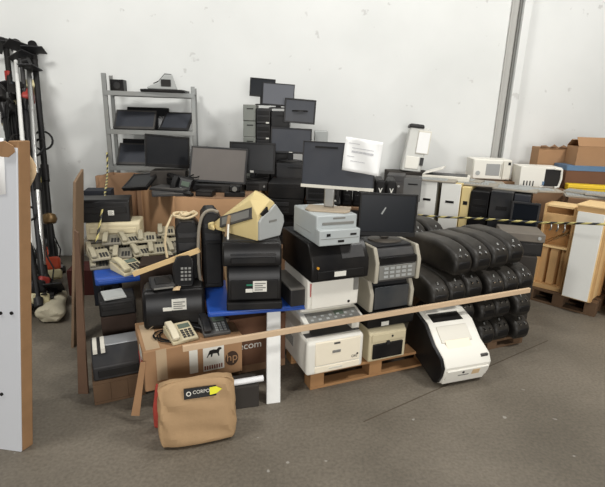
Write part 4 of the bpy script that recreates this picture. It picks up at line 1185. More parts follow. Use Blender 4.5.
# ================================================================ GREY METAL SHELF WITH FLAT MONITORS
SY = 4.98
s0 = onY(104, 92, SY); s1 = onY(189, 93, SY); SX0, SX1 = s0.x, s1.x; SD = .34
zs = [onY(150, 92, SY).z, onY(150, 130.5, SY).z, onY(150, 166.5, SY).z, .55, .12]
cxs = (SX0+SX1)/2; hw = (SX1-SX0)/2
t = thing('metal_shelf', 'grey metal shelving unit against the back wall on the left', 'shelf', (cxs, SY+SD/2, 0), 10)
for sx_, ht in ((-1, zs[0]+.17), (1, zs[0]+.07)):
    for sy_ in (-1, 1):
        m = MB(); x = sx_*hw; yy = sy_*SD/2
        m.box(x-.02, x+.02, yy-.003, yy+.003, 0, ht); m.box(x-.02*sx_-.002+.02*sx_*0, x-.02*sx_+.003, yy-.0, yy-.035*sy_, 0, ht)
        m.build('post', GALV, t, bevel=.001)
for i, z in enumerate(zs):
    o = MB().box(-hw-.01, hw+.01, -SD/2-.008, SD/2+.008, z-.004, z).box(-hw-.01, hw+.01, -SD/2-.012, -SD/2-.006, z-.045, z).box(-hw-.01, hw+.01, SD/2+.006, SD/2+.012, z-.045, z).build('shelf_board', GALV, t, bevel=.001)
def onshelf(px, i, dy=0): return Vector((onY(px, 100, SY+.1).x, SY+.12+dy, zs[i]))
# on the top shelf
q = onshelf(119, 0)
t = thing('small_speaker', 'small black box speaker at the left on the top shelf', 'speaker', q, 4)
B(-.07, .07, -.06, .06, 0, .12).build('cabinet', BLACK, t, bevel=.006); MB().cyl((0, -.064, .06), (0, -.058, .06), .035, n=20).build('cone', CHAR, t)
q = onshelf(165, 0, -.02)
t = thing('flat_monitor', 'black flat panel lying on the top shelf at the right', 'monitor', q, 3)
t.name = 'computer_monitor'
B(-.22, .24, -.13, .13, 0, .028).build('housing', BLACK, t, bevel=.006); B(-.19, .21, -.10, .10, .027, .031).build('screen', SCREEN, t)
t = thing('fax_machine', 'grey and black telephone lying tilted on the flat panel of the top shelf', 'telephone', q+Vector((-.01, .0, .031)), 20)
t.rotation_euler = Euler((0, rad(0), rad(15)), 'XYZ')
MB().prism([(-.16, 0), (-.16, .02), (-.05, .07), (.02, .15), (.10, .15), (.13, .05), (.15, 0)], -.09, .09, 'y').build('body', LGREY, t, bevel=.010, seg=3)
MB().prism([(-.10, .06), (-.045, .085), (.02, .16), (.09, .158), (.06, .13)], -.07, .07, 'y').build('handset', BLACK, t, bevel=.012, seg=3)
B(-.02, .08, -.096, -.088, .03, .10).build('side_panel', BLACKM, t)
# flat monitors lying back on shelves two and three
def leaner(label, px, i, w, h, tiltb, roll, yaw, fr=CHAR, scr=SCRGREY, dy=0):
    q = onshelf(px, i, dy)
    return monitor(label, q, yaw, w, h, rise=.0, frame=fr, screen=scr, stand=False, tilt=0, rot=Euler((rad(-tiltb), rad(roll), rad(yaw)), 'XYZ'))
leaner('wide dark flat monitor lying back on the second shelf at left', 132, 1, .44, .25, 38, 0, 3, DGREY, SCRGREY, -.02)
leaner('dark flat monitor leaning back at the right of the second shelf', 172, 1, .34, .25, 42, 0, -14, CHAR, SCRGREY, -.02)
leaner('second dark monitor lying behind on the second shelf', 142, 1, .46, .25, 20, 0, 3, BLACK, SCREEN, .10)
leaner('dark flat monitor lying back on the third shelf', 129, 2, .36, .28, 38, 0, 3, DGREY, SCRGREY, -.04)
leaner('black monitor standing behind the lying one on the third shelf', 133, 2, .40, .28, 12, 0, 3, BLACK, SCREEN, .10)
# ================================================================ BULK CARTONS WITH MONITORS ON TOP
BZ = 1.05
c1 = onz(174, 197, BZ); c2 = onz(247, 200, BZ); c3 = onz(141, 181, BZ)
c4 = c2+Vector((.10, .72, 0))
gaylord('big brown bulk carton with dusty monitors on top, behind the phone pile', [(c1.x, c1.y), (c2.x, c2.y), (c4.x, c4.y), (c3.x, c3.y)], 0, BZ, CARD, BZ)
e1 = Vector((c3.x-.03, c3.y+.03, 0)); e2 = onz(114, 177, BZ)
gaylord('second brown bulk carton left of the first, below the metal shelf', [(e2.x+.05, e2.y-.55), (e1.x-.02, e1.y-.02), (e1.x+.10, 4.75), (e2.x+.08, 4.78)], 0, BZ+.08, CARDD, BZ+.02)
BT = BZ+.001
# dusty grey monitor, lying tilted
def wbase(px, Y, z): p = onY(px, 200, Y); return Vector((p.x, Y, z))
q = wbase(217, 4.20, BT)
pc('flat dark computer under the large dusty grey monitor', (q.x-.22, 4.16, BT), -2, .46, .32, .075, BLACKM, CHAR, 'flat')
monitor('large dusty grey monitor leaning back on the brown bulk carton', Vector((q.x, 4.22, BT+.077)), -2, .54, .34, rise=.0, frame=CHAR, screen=SCRDUST, stand=False, rot=Euler((rad(-20), rad(1.5), rad(-3)), 'XYZ'), tilt=0, chin=.02, bez=.016)
q = wbase(171, 4.30, BT)
carton('dark low box under the tilted black monitor on the bulk carton', (q.x-.16, 4.22, BT), 8, .32, .26, .17, mat('dark_grey_board', (58, 54, 50), .8), tape=False)
monitor('tilted black monitor leaning among cables on the bulk carton', q+Vector((-.03, .05, .195)), 30, .42, .30, rise=.0, frame=BLACK, screen=SCREEN, stand=False, rot=Euler((rad(-10), rad(5), rad(32)), 'XYZ'), tilt=0)
q = wbase(151, 4.40, BT)
monitor('black monitor lying nearly flat at the left of the bulk carton', q+Vector((-.06, -.26, .01)), 20, .30, .22, rise=0, frame=BLACK, screen=SCREEN, stand=False, rot=Euler((rad(-58), rad(-8), rad(-24)), 'XYZ'), tilt=0)
q = wbase(172, 3.98, BT)
t = thing('laptop', 'dark flat laptop lying at the front corner of the bulk carton', 'laptop', q, 20)
B(-.17, .17, -.11, .11, 0, .014).build('base', CHAR, t, bevel=.004); B(-.165, .165, -.105, .105, .0142, .024).build('lid', DGREY, t, bevel=.004)
t = dup(t, q+Vector((-.03, .12, .026)), -12, 'second dark laptop lying crooked on top of the front corner one')
q = wbase(182, 4.16, BT)
for i, (dx, dy, dz, yw, lb) in enumerate([(-.06, .10, .055, 40, 'black phone with cords heaped on the laptops, upper'), (.04, .05, .0, -35, 'black phone with cords beside the laptops, lower'), (.06, .17, .0, 80, 'black phone in the cable heap, back')]):
    if i == 0: pblk = phone(lb, q+Vector((dx, dy, dz)), yw, BLACK, BLACKM, s=1.05)
    else: dup(pblk, q+Vector((dx, dy, dz)), yw, lb)
dup(pblk, q+Vector((.03, -.06, .03)), None, 'black phone standing tilted against the cable heap on the bulk carton', rot=Euler((rad(58), rad(10), rad(-15)), 'XYZ'))
pts = []
for i in range(110):
    an = i*.41; pts.append(Vector((.12*math.cos(an)*(1+.3*math.sin(i*.13)), .08*math.sin(an)*(1+.2*math.cos(i*.19)), .03+.12*(i/110)+.02*math.sin(i*.7))))
o = MB().tube(pts, .0055, 6).build('cable', CABLE); o.location = q+Vector((.0, .09, .0)); tag(o, 'black tangled cable heaped on the bulk carton', 'cable')
o = MB().hull([(-.09, -.03, 0), (.08, -.04, 0), (.1, .04, 0), (-.07, .05, 0), (-.05, 0, .03), (.05, .01, .035)]).build('paper_scrap', CARDT, bevel=.008); o.location = wbase(146, 4.36, BT)+Vector((0, -.14, .0)); tag(o, 'crumpled tan paper scrap at the edge of the bulk carton', 'paper')
# small things on the front edge of the carton
q = wbase(184, 3.94, BT); t = thing('phone_handset', 'small black handset on the front edge of the bulk carton', 'telephone', q, 70)
MB().prism([(-.09, 0), (-.05, 0), (-.04, .012), (.04, .012), (.05, 0), (.09, 0), (.09, .03), (-.09, .03)], -.025, .025, 'x').build('handset_body', BLACK, t, bevel=.008)
q = wbase(206, 3.97, BT); t = thing('network_box', 'flat black box on the front edge of the bulk carton', 'box', q, -6)
B(-.075, .075, -.06, .06, 0, .05).build('shell', BLACK, t, bevel=.005); B(-.065, .065, -.062, -.058, .012, .036).build('front_panel', CHAR, t)
q = wbase(235, 3.99, BT); t = thing('web_camera', 'small black camera device with grey front on the bulk carton', 'camera', q, 6)
B(-.09, .09, -.05, .06, 0, .04).build('foot', BLACK, t, bevel=.006); B(-.05, .05, -.045, .05, .04, .10).build('head', BLACK, t, bevel=.012); MB().cyl((0, -.055, .07), (0, -.043, .07), .022, n=18).build('lens', GREY, t)

# ================================================================ WALL OF STACKED DESKTOP COMPUTERS
# hidden carton that carries them
CZ = .60
carton('brown carton under the stacked desktop computers behind the middle stack', (-.36, 3.93, 0), 0, .98, .46, CZ, CARDD, tape=False)
cols = [(-.33, .33, 4.05, 'left'), (.02, .30, 3.98, 'second'), (.34, .25, 3.96, 'third')]
hh = [.145, .135, .15, .14]
styles = ['flat', 'bay', 'flat', 'plain']
for ci, (x0, w_, y0, nm) in enumerate(cols):
    z = CZ
    for k in range(2 if ci == 2 else 4):
        h_ = hh[(k+ci) % 4]
        lv = ['bottom', 'second up', 'third up', 'top'][k]
        pc('dark desktop computer, %s of the %s column behind the middle stack' % (lv, nm), (x0+.01*math.sin(k*3+ci), y0+.02*math.sin(k*2+ci), z), 3*math.sin(k*1.7+ci), w_, .38, h_, [BLACKM, BLACK, CHAR][(k+ci) % 3], [CHAR, BLACK, BLACKM, BLACK][(k+ci) % 4], styles[(k+2*ci) % 4], stick=(k == 2 and ci == 1))
        z += h_
ztop = CZ+sum(hh)
# flat computers and monitor in front of the tower
p_ = onY(229, 181, 4.10)
pc('flat black computer under the monitor with white logo', (-.56, 4.30, BT), 2, .21, .34, .09, BLACKM, CHAR, 'flat')
q = Vector((onY(252, 176, 4.46).x, 4.50, BT+.09))
monitor('black monitor with small white logo below the monitor tower', q, 1, .45, .30, rise=.055, frame=BLACK, screen=SCREEN, roll=1, tilt=6, logo=True, chin=.035)

# ================================================================ MONITOR TOWER ON STACKED COMPUTERS
TZ0 = 1.02
carton('tall brown carton that carries the monitor tower by the wall', (-.85, 4.90, 0), 0, 1.30, .52, TZ0, CARDD, tape=False)
def zfor(px, py, Y): return onY(px, py, Y).z
YT = 4.96
xa = onY(243, 120, YT).x; xb = onY(256.5, 120, YT).x; xc = onY(271, 120, YT).x; xd = onY(290, 120, YT).x
def column(x0, x1, ztop_, n_, case, front, style, words, Y, yaw=0, m2=None):
    h_ = (ztop_-TZ0)/n_
    for k in range(n_):
        lv = ['lowest', 'second from below', 'third from below', 'fourth from below', 'fifth from below'][k]
        if k == n_-1: lv = 'topmost'
        pc('%s, %s in its tower column' % (words, lv), (x0, Y+.008*math.sin(k*2.3), TZ0+k*h_), yaw+1.5*math.sin(k*2.1), x1-x0-.008, .38, h_, case, front, style)
column(xa, xb, zfor(250, 104.5, YT), 5, GREY, mat('grey_green_front', (120, 124, 118), .5, dust=.15), 'plain', 'grey small desktop computer', YT)
column(xb, xc, zfor(262, 108, YT), 5, BLACKM, CHAR, 'bay', 'black small desktop computer with pale label', YT-.02)
column(xc, xd, zfor(280, 111, YT), 4, BLACKM, BLACK, 'plain', 'wide black desktop computer', YT)
zA = zfor(250, 104.5, YT); zB = zfor(262, 108, YT); zC = zfor(280, 111, YT)
def mon_px(label, x0, x1, yt, yb, Y, zsup, yaw, **k):
    a = onY((x0+x1)/2, yb, Y); b = onY((x0+x1)/2, yt, Y)
    w_ = onY(x1, yb, Y).x-onY(x0, yb, Y).x
    return monitor(label, (a.x, Y, zsup), yaw, w_/math.cos(rad(yaw)), (b.z-a.z), rise=a.z-zsup, **k)
mon_px('topmost dark monitor of the tower, partly hidden behind another', 250, 275, 78.5, 97, 5.14, zA, 4, frame=BLACK, screen=SCRBLUE, roll=3, tilt=2, bez=.01, chin=.015)
mon_px('grey screened monitor second from the top of the tower', 262.5, 294, 83.5, 106, 5.05, zB, 3, frame=CHAR, screen=mat('grey_blue_screen', (92, 94, 100), .35, var=.08, scale=3), roll=2.5, tilt=6, bez=.008, chin=.014)
mon_px('right hand grey screened monitor of the tower, on a round foot', 284, 315, 99, 123.5, 4.93, zC, 6, frame=BLACK, screen=SCRGREY, roll=3, tilt=3, bez=.016, chin=.018)
zD = BT+.02
carton('dark carton under the front computers of the monitor tower', (-.32, 4.49, 0), 1, .56, .30, zfor(290, 181, 4.5), CARDR, tape=False)
zE = zfor(290, 181, 4.5)
pc('black desktop computer under the grey framed monitor of the tower', (onY(276, 180, 4.52).x, 4.51, zE), 2, .38, .28, zfor(290, 163, 4.55)-zE, BLACKM, CHAR, 'plain')
zF = zfor(290, 163, 4.55)
mon_px('lowest dark monitor of the tower with white label on its stand', 270.5, 311, 128, 153.5, 4.72, zF, 3, frame=CHAR, screen=SCRGREY, roll=1.5, tilt=8, bez=.014, chin=.02, logo=True)
pc('small black computer beside the lowest tower monitor', (onY(311, 160, 4.75).x+.03, 4.80, TZ0), 0, .14, .3, zfor(318, 131, 4.8)-TZ0, LGREY, LGREY, 'plain')
monitor('black monitor edge standing behind the dusty grey monitor', Vector((onY(205, 150, 4.5).x, 4.62, BT)), 0, .30, .24, rise=.13, frame=BLACK, screen=SCREEN, tilt=8, roll=6)

# ================================================================ BACKGROUND RIGHT OF THE TOWER: UPRIGHT CASINGS AND GREY COMPUTERS
EZ = .90
carton('brown carton under the upright casings with pale marks', (.27, 4.42, 0), -8, .84, .42, EZ, CARDD, tape=False)
def vcasing(label, loc, yaw):
    t = thing('upright_casing', label, 'casing', loc, yaw, 'upright black casings with pale marks behind the tilted monitor')
    MB().prism([(-.055, 0), (.055, 0), (.052, .22), (.035, .275), (-.035, .275), (-.052, .22)], -.0, .36, 'y').build('shell', BLACKM, t, bevel=.02, seg=3)
    MB().prism([(-.02, .20), (-.012, .20), (0, .175), (.012, .20), (.02, .20), (.004, .155), (-.004, .155)], -.006, .006, 'y').build('pale_mark', LABELM, t, smooth=False)
    B(-.03, .03, -.008, .01, .05, .12).build('front_cap', BLACK, t, bevel=.006)
    return t
v0 = None
for i, px in enumerate((336, 347, 358, 369, 380, 391)):
    lb = 'upright black casing with pale mark, %s in the row behind the monitors' % ['leftmost', 'second', 'third', 'fourth', 'fifth', 'rightmost'][i]
    p_ = onY(px, 195, 4.46-.012*i); p_ = Vector((p_.x, 4.46-.012*i, EZ))
    if v0 is None: v0 = vcasing(lb, p_, -6)
    else: dup(v0, p_, -6+2*math.sin(i*2), lb)
carton('carton under the dark grey tower computers left of the white cabinets', (.70, 4.86, 0), 0, .47, .30, EZ, CARDD, tape=False)
pc('dark grey tower computer left of the white cabinets', (onY(385, 200, 4.90).x, 4.90, EZ-.0), -14, .19, .30, .27, DGREY, DGREY, 'tower')
pc('grey tower computer beside the first white cabinet', (onY(401, 200, 4.86).x, 4.86, EZ-.0), -14, .20, .30, .25, DGREY, mat('mid_grey_front', (92, 93, 92), .5, dust=.15), 'plain')
# ================================================================ RIGHT ROW: CABINETS, TOWERS, FLAT STUFF
# row line, left end near the wall, right end nearer the camera
LZ = .42
GA = Vector((1.20, 4.93, 0)); GB = Vector((2.22, 4.36, 0)); GU = (GB-GA).normalized(); GVv = Vector((-GU.y, GU.x, 0)); GY = math.degrees(math.atan2(GU.y, GU.x))
glen = (GB-GA).length
def gr(a, b, z): return GA+GU*a+GVv*b+Vector((0, 0, z))
pallet('dark pallet under the row of cabinets and tower computers', gr(0, .02, 0), GY, glen-.16, .50, .14, PALD, 4)
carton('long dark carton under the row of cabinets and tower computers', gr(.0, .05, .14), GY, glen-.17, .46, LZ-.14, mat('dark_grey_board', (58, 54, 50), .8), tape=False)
TH = .70
def cabinet(label, a, w, m, side, h=TH, slot=True):
    fb = gr(a, .02, LZ); t = thing('white_cabinet', label, 'cabinet', base(fb, w, .42, GY), GY)
    t.name = 'appliance_cabinet'
    y = -.21
    B(-w/2, w/2, y+.012, .21, 0, h).build('case', side, t, bevel=.004)
    B(-w/2, w/2, y, y+.014, 0, h-.002).build('front_panel', m, t, bevel=.004)
    B(-w*.22, w*.22, y-.004, y+.004, h*.70, h*.735).build('handle_slot', BLACKM, t, bevel=.002)
    B(-w*.46, w*.46, y-.001, y+.004, h*.18, h*.186).build('panel_seam', GREY, t, smooth=False)
    return t
cabinet('first white cabinet from the left in the back row, with dark handle slot', .06, .185, BLWHITE, LGREY)
cabinet('second white cabinet from the left in the back row, yellowed at its side', .295, .20, BLWHITE, YEL)
pc('yellowed tall computer case squeezed beside the second white cabinet', gr(.50, .05, LZ), GY, .09, .40, TH*.96, YEL, YEL, 'plain')
pc('black tower computer with silver drive covers beside the yellowed case', gr(.60, .03, LZ), GY, .18, .42, TH*.92, BLACKM, BLACK, 'tower', stick=False)
pc('wide dark tower computer with white mark in the back row', gr(.795, .0, LZ), GY, .21, .42, TH*.95, CHAR, CHAR, 'plain', stick=False)
t = pc('dark tower computer right of the one with white mark', gr(1.010, .03, LZ), GY, .15, .42, TH*.93, CHAR, mat('slate_front', (46, 48, 54), .4, dust=.1), 'plain')
q = gr(1.13, -.04, LZ+.20)
monitor('blue black monitor at the right end of the row beside the wooden cabinet', q-GU*.0+Vector((-.02, -.05, 0)), GY, .25, .26, rise=.14, frame=CHAR, screen=SCRBLUE, tilt=2)
# in front of the row: silver box and black printer with dusty lid
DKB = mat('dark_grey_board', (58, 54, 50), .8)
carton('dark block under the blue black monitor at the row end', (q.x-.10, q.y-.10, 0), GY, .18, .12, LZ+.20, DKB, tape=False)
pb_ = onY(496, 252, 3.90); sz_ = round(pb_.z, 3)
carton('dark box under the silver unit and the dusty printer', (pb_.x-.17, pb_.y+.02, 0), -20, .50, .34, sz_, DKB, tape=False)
t = thing('silver_unit', 'light grey flat unit with small latch left of the dusty printer', 'device', (pb_.x-.05, pb_.y+.15, sz_), -14)
B(-.10, .10, -.11, .11, 0, .145).build('case', LGREY, t, bevel=.005); B(-.05, -.03, -.116, -.108, .05, .10).build('latch', BLACKM, t); B(.02, .08, -.114, -.109, .03, .11).build('front_panel', OFFW, t)
t = thing('laser_printer', 'black printer with dusty grey lid in front of the back row', 'printer', base((pb_.x+.01, pb_.y-.03, sz_), .36, .32, -14), -14)
B(-.17, .17, -.16, .15, 0, .13).build('body', BLACKM, t, bevel=.006); B(-.178, .178, -.168, .155, .125, .20).build('lid', mat('dusty_brown_lid', (104, 97, 88), .7, dust=.3), t, bevel=.008)
MB().cyl((.13, -.176, .165), (.13, -.166, .165), .014, n=14).build('button', LGREY, t)
B(-.16, .16, -.166, -.158, .02, .11).build('front_cover', BLACK, t, bevel=.003)
# support for the flat dusty things behind and for the microwaves
FZ = 1.06
carton('carton carrying the white microwave with grey window', (1.84, 5.22, 0), -4, .62, .44, FZ+.04, CARDD, tape=False)
carton('carton behind the wooden cabinet and white board on the right', (2.72, 4.60, 0), -22, 1.1, .36, 1.03, CARDD, tape=False)
def flatkb(label, loc, yaw, w, d, h, m, rot=None):
    t = thing('flat_keyboard', label, 'keyboard', loc, yaw, 'dusty flat keyboards lying along the back row', rot=rot); t.name = 'keyboard'
    MB().prism([(-d/2, 0), (-d/2, h*.6), (d/2-.01, h), (d/2, 0)], -w/2, w/2, 'x').build('keyboard_case', m, t, bevel=.004)
    k = MB(); sl = math.atan2(h*.4, d); T = Matrix.Translation((0, -d/2, h*.6)) @ Matrix.Rotation(sl, 4, 'X')
    for j in range(4):
        for i in range(12): k.box(-w*.46+i*w*.062, -w*.46+i*w*.062+w*.05, d*.10+j*d*.2, d*.10+j*d*.2+d*.15, 0, .006, 0, T)
    k.build('keys', LGREY if m is not CHAR else DGREY, t, smooth=False)
    return t
kbm = mat('dusty_keyboard_plastic', (150, 144, 132), .65, dust=.35)
kb0 = None
kbs = [(.22, .08, LZ+TH, 4), (.46, .30, LZ+TH, -8), (.62, .22, LZ+TH*.97, 5), (.66, .40, LZ+TH*.97, 20), (1.00, .20, LZ+TH*.95+.0, -6), (1.02, .38, LZ+TH*.95, 14), (1.22, .30, LZ+TH*.95, 30)]
wd = ['on the first white cabinet', 'between the white cabinets and the yellowed case', 'over the yellowed case', 'behind the yellowed case', 'on the wide dark tower', 'behind the one on the wide dark tower', 'at the right end of the back row']
for i, (a_, b_, z, dy) in enumerate(kbs):
    lb = 'dusty grey keyboard lying '+wd[i]
    if kb0 is None: kb0 = flatkb(lb, gr(a_, b_, z), GY+dy, .42, .15, .028, kbm)
    else: dup(kb0, gr(a_, b_, z), GY+dy, lb)
rk = [(2.93, 4.64, 1.03, -20), (3.15, 4.52, 1.03, -40), (3.40, 4.48, 1.03, -28), (3.05, 4.76, 1.03, -5), (3.36, 4.64, 1.03, -32), (3.10, 4.60, 1.06, -18), (3.45, 4.44, 1.06, -45), (2.95, 4.68, 1.06, -50)]
wd = ['behind the wooden cabinet', 'behind the white board', 'at the right edge of the photo', 'under the white and black microwave', 'before the blue taped box', 'on top of the heap behind the white board', 'topmost at the right edge', 'crosswise on the heap behind the wooden cabinet']
for i, (x, yv, z, yw) in enumerate(rk): dup(kb0, (x, yv, z), yw, 'dusty grey keyboard lying '+wd[i])
# pale boxes among the flat things
# wooden cabinet open to the front
def wood_cab():
    fb = Vector((2.375, 4.385, .14)); w, d, h = .28, .24, .86; yw = -42
    t = thing('wooden_cabinet', 'open shallow wooden cabinet with diagonal brace and hanging hooks', 'cabinet', base(fb, w, d, yw), yw)
    y = -d/2; k = .022
    B(-w/2, -w/2+k, y, d/2, 0, h).build('side_panel', PINE, t, bevel=.002); B(w/2-k, w/2, y, d/2, 0, h).build('side_panel', PINE, t, bevel=.002)
    B(-w/2+k, w/2-k, y, d/2, h-k, h).build('top_panel', PINEL, t, bevel=.002); B(-w/2+k, w/2-k, y, d/2, 0, k*2).build('bottom_panel', PINE, t, bevel=.002)
    B(-w/2+k, w/2-k, y+.10, y+.112, k, h-k).build('back_panel', mat('plywood_back', (176, 132, 82), .7, var=.14, scale=6), t)
    B(-w/2+k, w/2-k, y+.01, y+.10, h*.50, h*.52).build('shelf_board', PINEL, t, bevel=.002)
    B(-w/2+k, w/2-k, y+.005, y+.03, h*.80, h*.90).build('rail', PINE, t, bevel=.002)
    m = MB(); a_ = Vector((-w/2+k+.015, y+.09, h*.53)); b_ = Vector((w/2-k-.015, y+.09, h*.70)); d_ = (b_-a_).normalized(); n_ = Vector((-d_.z, 0, d_.x))*.012
    m.add([a_-n_, b_-n_, b_+n_, a_+n_, a_-n_+Vector((0, .01, 0)), b_-n_+Vector((0, .01, 0)), b_+n_+Vector((0, .01, 0)), a_+n_+Vector((0, .01, 0))], fsx).build('diagonal_brace', PINEL, t)
    for i in range(3):
        x = -.055+i*.06
        MB().tube([(x, y+.02, h*.80), (x, y+.0, h*.775), (x+.005, y+.0, h*.73), (x-.008, y+.01, h*.70)], .008, 8).build('hook', STEEL, t)
    for i in range(3):
        x = -.13+i*.10
        B(x, x+.07, y+.06, y+.10, k*2, h*.48).build('vertical_slat', PINE, t, bevel=.002)
    return t
wood_cab()
fb = Vector((2.535, 4.12, .14)); w, d, h, yw = .24, .36, .895, -47
t = thing('wooden_crate', 'tall crate with a white front board and bare wooden side at the right edge', 'crate', base(fb, w, d, yw), yw)
y = -d/2
B(-w/2, w/2, y+.012, d/2, 0, h).build('wooden_case', PINEL, t, bevel=.004)
B(-w/2+.012, w/2-.010, y-.004, y+.014, .01, h-.05).build('white_board', BLWHITE, t, bevel=.002)
B(-w/2, w/2, y, y+.014, h-.05, h).build('top_rail', PINE, t, bevel=.002)
B(w/2-.002, w/2+.014, y+.02, y+.07, .0, h).build('side_batten', PINE, t, bevel=.003)
B(w/2-.002, w/2+.014, d/2-.06, d/2-.01, .0, h).build('side_batten', PINE, t, bevel=.003)
B(-w/2-.01, w/2+.018, y-.01, d/2+.01, h, h+.015).build('top_panel', PINEL, t, bevel=.003)
pallet('dark wooden pallet under the wooden cabinet and white board', (2.31, 4.40, 0), -44, .66, .50, .14, PALD, 4)
fb = Vector((2.93, 3.90, .0))
t = thing('wooden_crate', 'second pale wooden crate just inside the right edge of the photo', 'crate', base(fb, .3, .4, -40), -40)
B(-.15, .15, -.2, .2, .06, .98).build('wooden_case', PINEL, t, bevel=.004)
B(-.14, -.05, -.19, .19, 0, .06).build('runner', PALD, t); B(.05, .14, -.19, .19, 0, .06).build('runner', PALD, t)
# microwaves
def microwave(label, loc, yaw, w, h, d, black):
    t = thing('microwave', label, 'microwave', loc, yaw); t.name = 'microwave_oven'
    y = -d/2
    B(-w/2, w/2, y+.012, d/2, .01, h).build('case', WHITE, t, bevel=.006)
    for sx_ in (-1, 1):
        for sy_ in (-1, 1): MB().cyl((sx_*(w/2-.04), sy_*(d/2-.04), 0), (sx_*(w/2-.04), sy_*(d/2-.04), .012), .014, n=10).build('foot', BLACKM, t)
    if not black:
        dr = B(-w*.48, w*.26, y-.004, y+.014, .02, h-.008).build('door', WHITE, t, bevel=.004)
        B(-w*.16, w*.20, y-.006, y-.002, h*.24, h*.80).build('window', mat('grey_oven_window', (150, 150, 148), .3), dr, bevel=.002)
        B(w*.285, w*.48, y-.004, y+.014, .02, h-.008).build('control_panel', OFFW, t, bevel=.004)
        B(w*.40, w*.465, y-.006, y-.003, h*.76, h*.90).build('display', BLACK, t)
        MB().cyl((-w*.36, y-.008, h*.34), (-w*.36, y-.003, h*.34), .026, n=18).build('knob', LGREY, t)
        B(w*.23, w*.25, y-.02, y-.003, h*.2, h*.85).build('handle', OFFW, t, bevel=.003)
    else:
        s = MB()
        for i in range(4): s.box(-w*.40+i*w*.075, -w*.37+i*w*.075, y-.001, y+.013, h*.10, h*.34)
        B(-w/2, w*.10, y, y+.014, .012, h).build('front_panel', WHITE, t, bevel=.003)
        s.build('vent_slots', CHAR, t, smooth=False)
        dr = B(w*.10, w*.46, y-.004, y+.014, .03, h-.02).build('door', BLACK, t, bevel=.005)
        MB().tube([(w*.30, y-.012, h-.012), (w*.47, y-.014, h-.02), (w*.485, y-.014, h*.5), (w*.45, y-.014, .03), (w*.36, y-.012, .018)], .012, 8).build('door_frame', WHITE, dr)
        B(w*.06, w*.105, y-.008, y+.01, .04, h*.34).build('blue_film', BLUET, t)
    return t
q = onY(488, 178, 5.38)
microwave('white microwave oven with grey window on the back right heap', Vector((q.x, 5.42, FZ+.04)), -6, .43, .24, .32, False)
q = onY(539, 187, 5.10)
microwave('white microwave with black door and vent slots, nearer the boxes', Vector((q.x-.03, 5.16, FZ)), -8, .43, .235, .32, True)
# white dispenser leaning by the wall with black top and taped paper
q = onY(416, 172, 5.25)
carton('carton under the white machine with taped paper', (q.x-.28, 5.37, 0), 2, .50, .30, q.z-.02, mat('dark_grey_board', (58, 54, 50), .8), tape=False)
t = thing('dispenser_machine', 'upright white machine with dark cap and taped paper against the wall', 'machine', (q.x-.0, 5.50, q.z-.02), rot=Euler((rad(-4), rad(5), rad(-6)), 'XYZ'))
zt = onY(416, 126, 5.3).z-q.z
MB().prism([(-.13, 0), (.10, 0), (.13, zt), (-.10, zt)], -.09, .09, 'y').build('body', mat('pale_grey_shell', (206, 206, 200), .5, var=.05), t, bevel=.014, seg=3)
MB().prism([(-.12, zt-.01), (.06, zt-.01), (.05, zt+.035), (-.11, zt+.035)], -.11, .095, 'y').build('cap', CHAR, t, bevel=.016, seg=3)
B(.0, .15, -.104, -.085, zt*.42, zt-.03).build('front_door', OFFW, t, bevel=.006)
B(.005, .135, -.106, -.102, zt*.44, zt*.90).build('taped_paper', PAPER, t)
B(-.10, .06, -.10, -.085, zt*.06, zt*.34).build('lower_panel', WHITE, t, bevel=.006)
B(.07, .11, -.105, -.085, zt*.16, zt*.34).build('spout', CHAR, t, bevel=.004)
# open scanner lid lying at its foot
q2 = onY(432, 178, 5.0)
t = thing('open_scanner', 'open white scanner with dark glass lying below the upright white machine', 'scanner', gr(.22, .32, LZ+TH+.004), rot=Euler((0, 0, rad(GY+8)), 'XYZ')); t.name = 'flatbed_scanner'
B(-.20, .30, -.16, .16, 0, .05).build('body', OFFW, t, bevel=.008); B(-.17, .27, -.13, .13, .049, .054).build('glass', BLACK, t)
MB().prism([(-.20, .05), (-.19, .065), (.02, .135), (.02, .12)], -.155, .155, 'y').build('lid', WHITE, t, bevel=.003)
# cardboard boxes far right
q = onY(532, 186, 5.45)
carton('closed brown box with ragged upper edge behind the black doored microwave', (q.x, 5.42, FZ), -6, .50, .24, onY(532, 147, 5.40).z-FZ, CARD, tape=False)
vs = []; b0 = Vector((q.x, 5.415, FZ)); top_ = onY(532, 147, 5.40).z
for i in range(11):
    p = b0+Vector((.50*i/10*math.cos(rad(-6)), .50*i/10*math.sin(rad(-6))-.006, top_-FZ))
    vs += [p+Vector((0, 0, -.005)), p+Vector((0, -.01, .02+.018*math.sin(i*2.7)))]
o = MB().add([v-b0 for v in vs], [(2*i, 2*i+2, 2*i+3, 2*i+1) for i in range(10)]).build('torn_edge', CARDD); o.location = b0
so = o.modifiers.new('thickness', 'SOLIDIFY'); so.thickness = .006
tag(o, 'torn cardboard rim on the brown box behind the microwave', 'cardboard')
carton('wide carton under the boxes and black doored microwave at the far right', (2.53, 4.98, 0), -4, 1.5, .70, 1.06, CARDD, tape=False)
q = onY(564, 184, 5.06)
bz = 1.06
ht = onY(575, 166, 5.06).z-bz
t = carton('brown box with blue tape under the open box on the right', (q.x, 5.06, bz), -6, .62, .33, ht, CARDR, tape=False)
y = -.165; B(-.312, .312, y-.004, .167, ht-.05, ht+.004).build('blue_tape', BLUET, t)
q = onY(575, 166, 5.10)
carton('open brown box with raised flaps, topmost at the far right', (q.x, 5.10, bz+ht+.004), -6, .50, .28, onY(590, 147, 5.10).z-(bz+ht), CARD, flaps=True)
q = onY(569, 191, 4.95)
t = thing('yellow_case', 'yellow flat plastic case in front of the blue taped box', 'case', (q.x+.17, 4.93, FZ), -14); t.name = 'plastic_case'
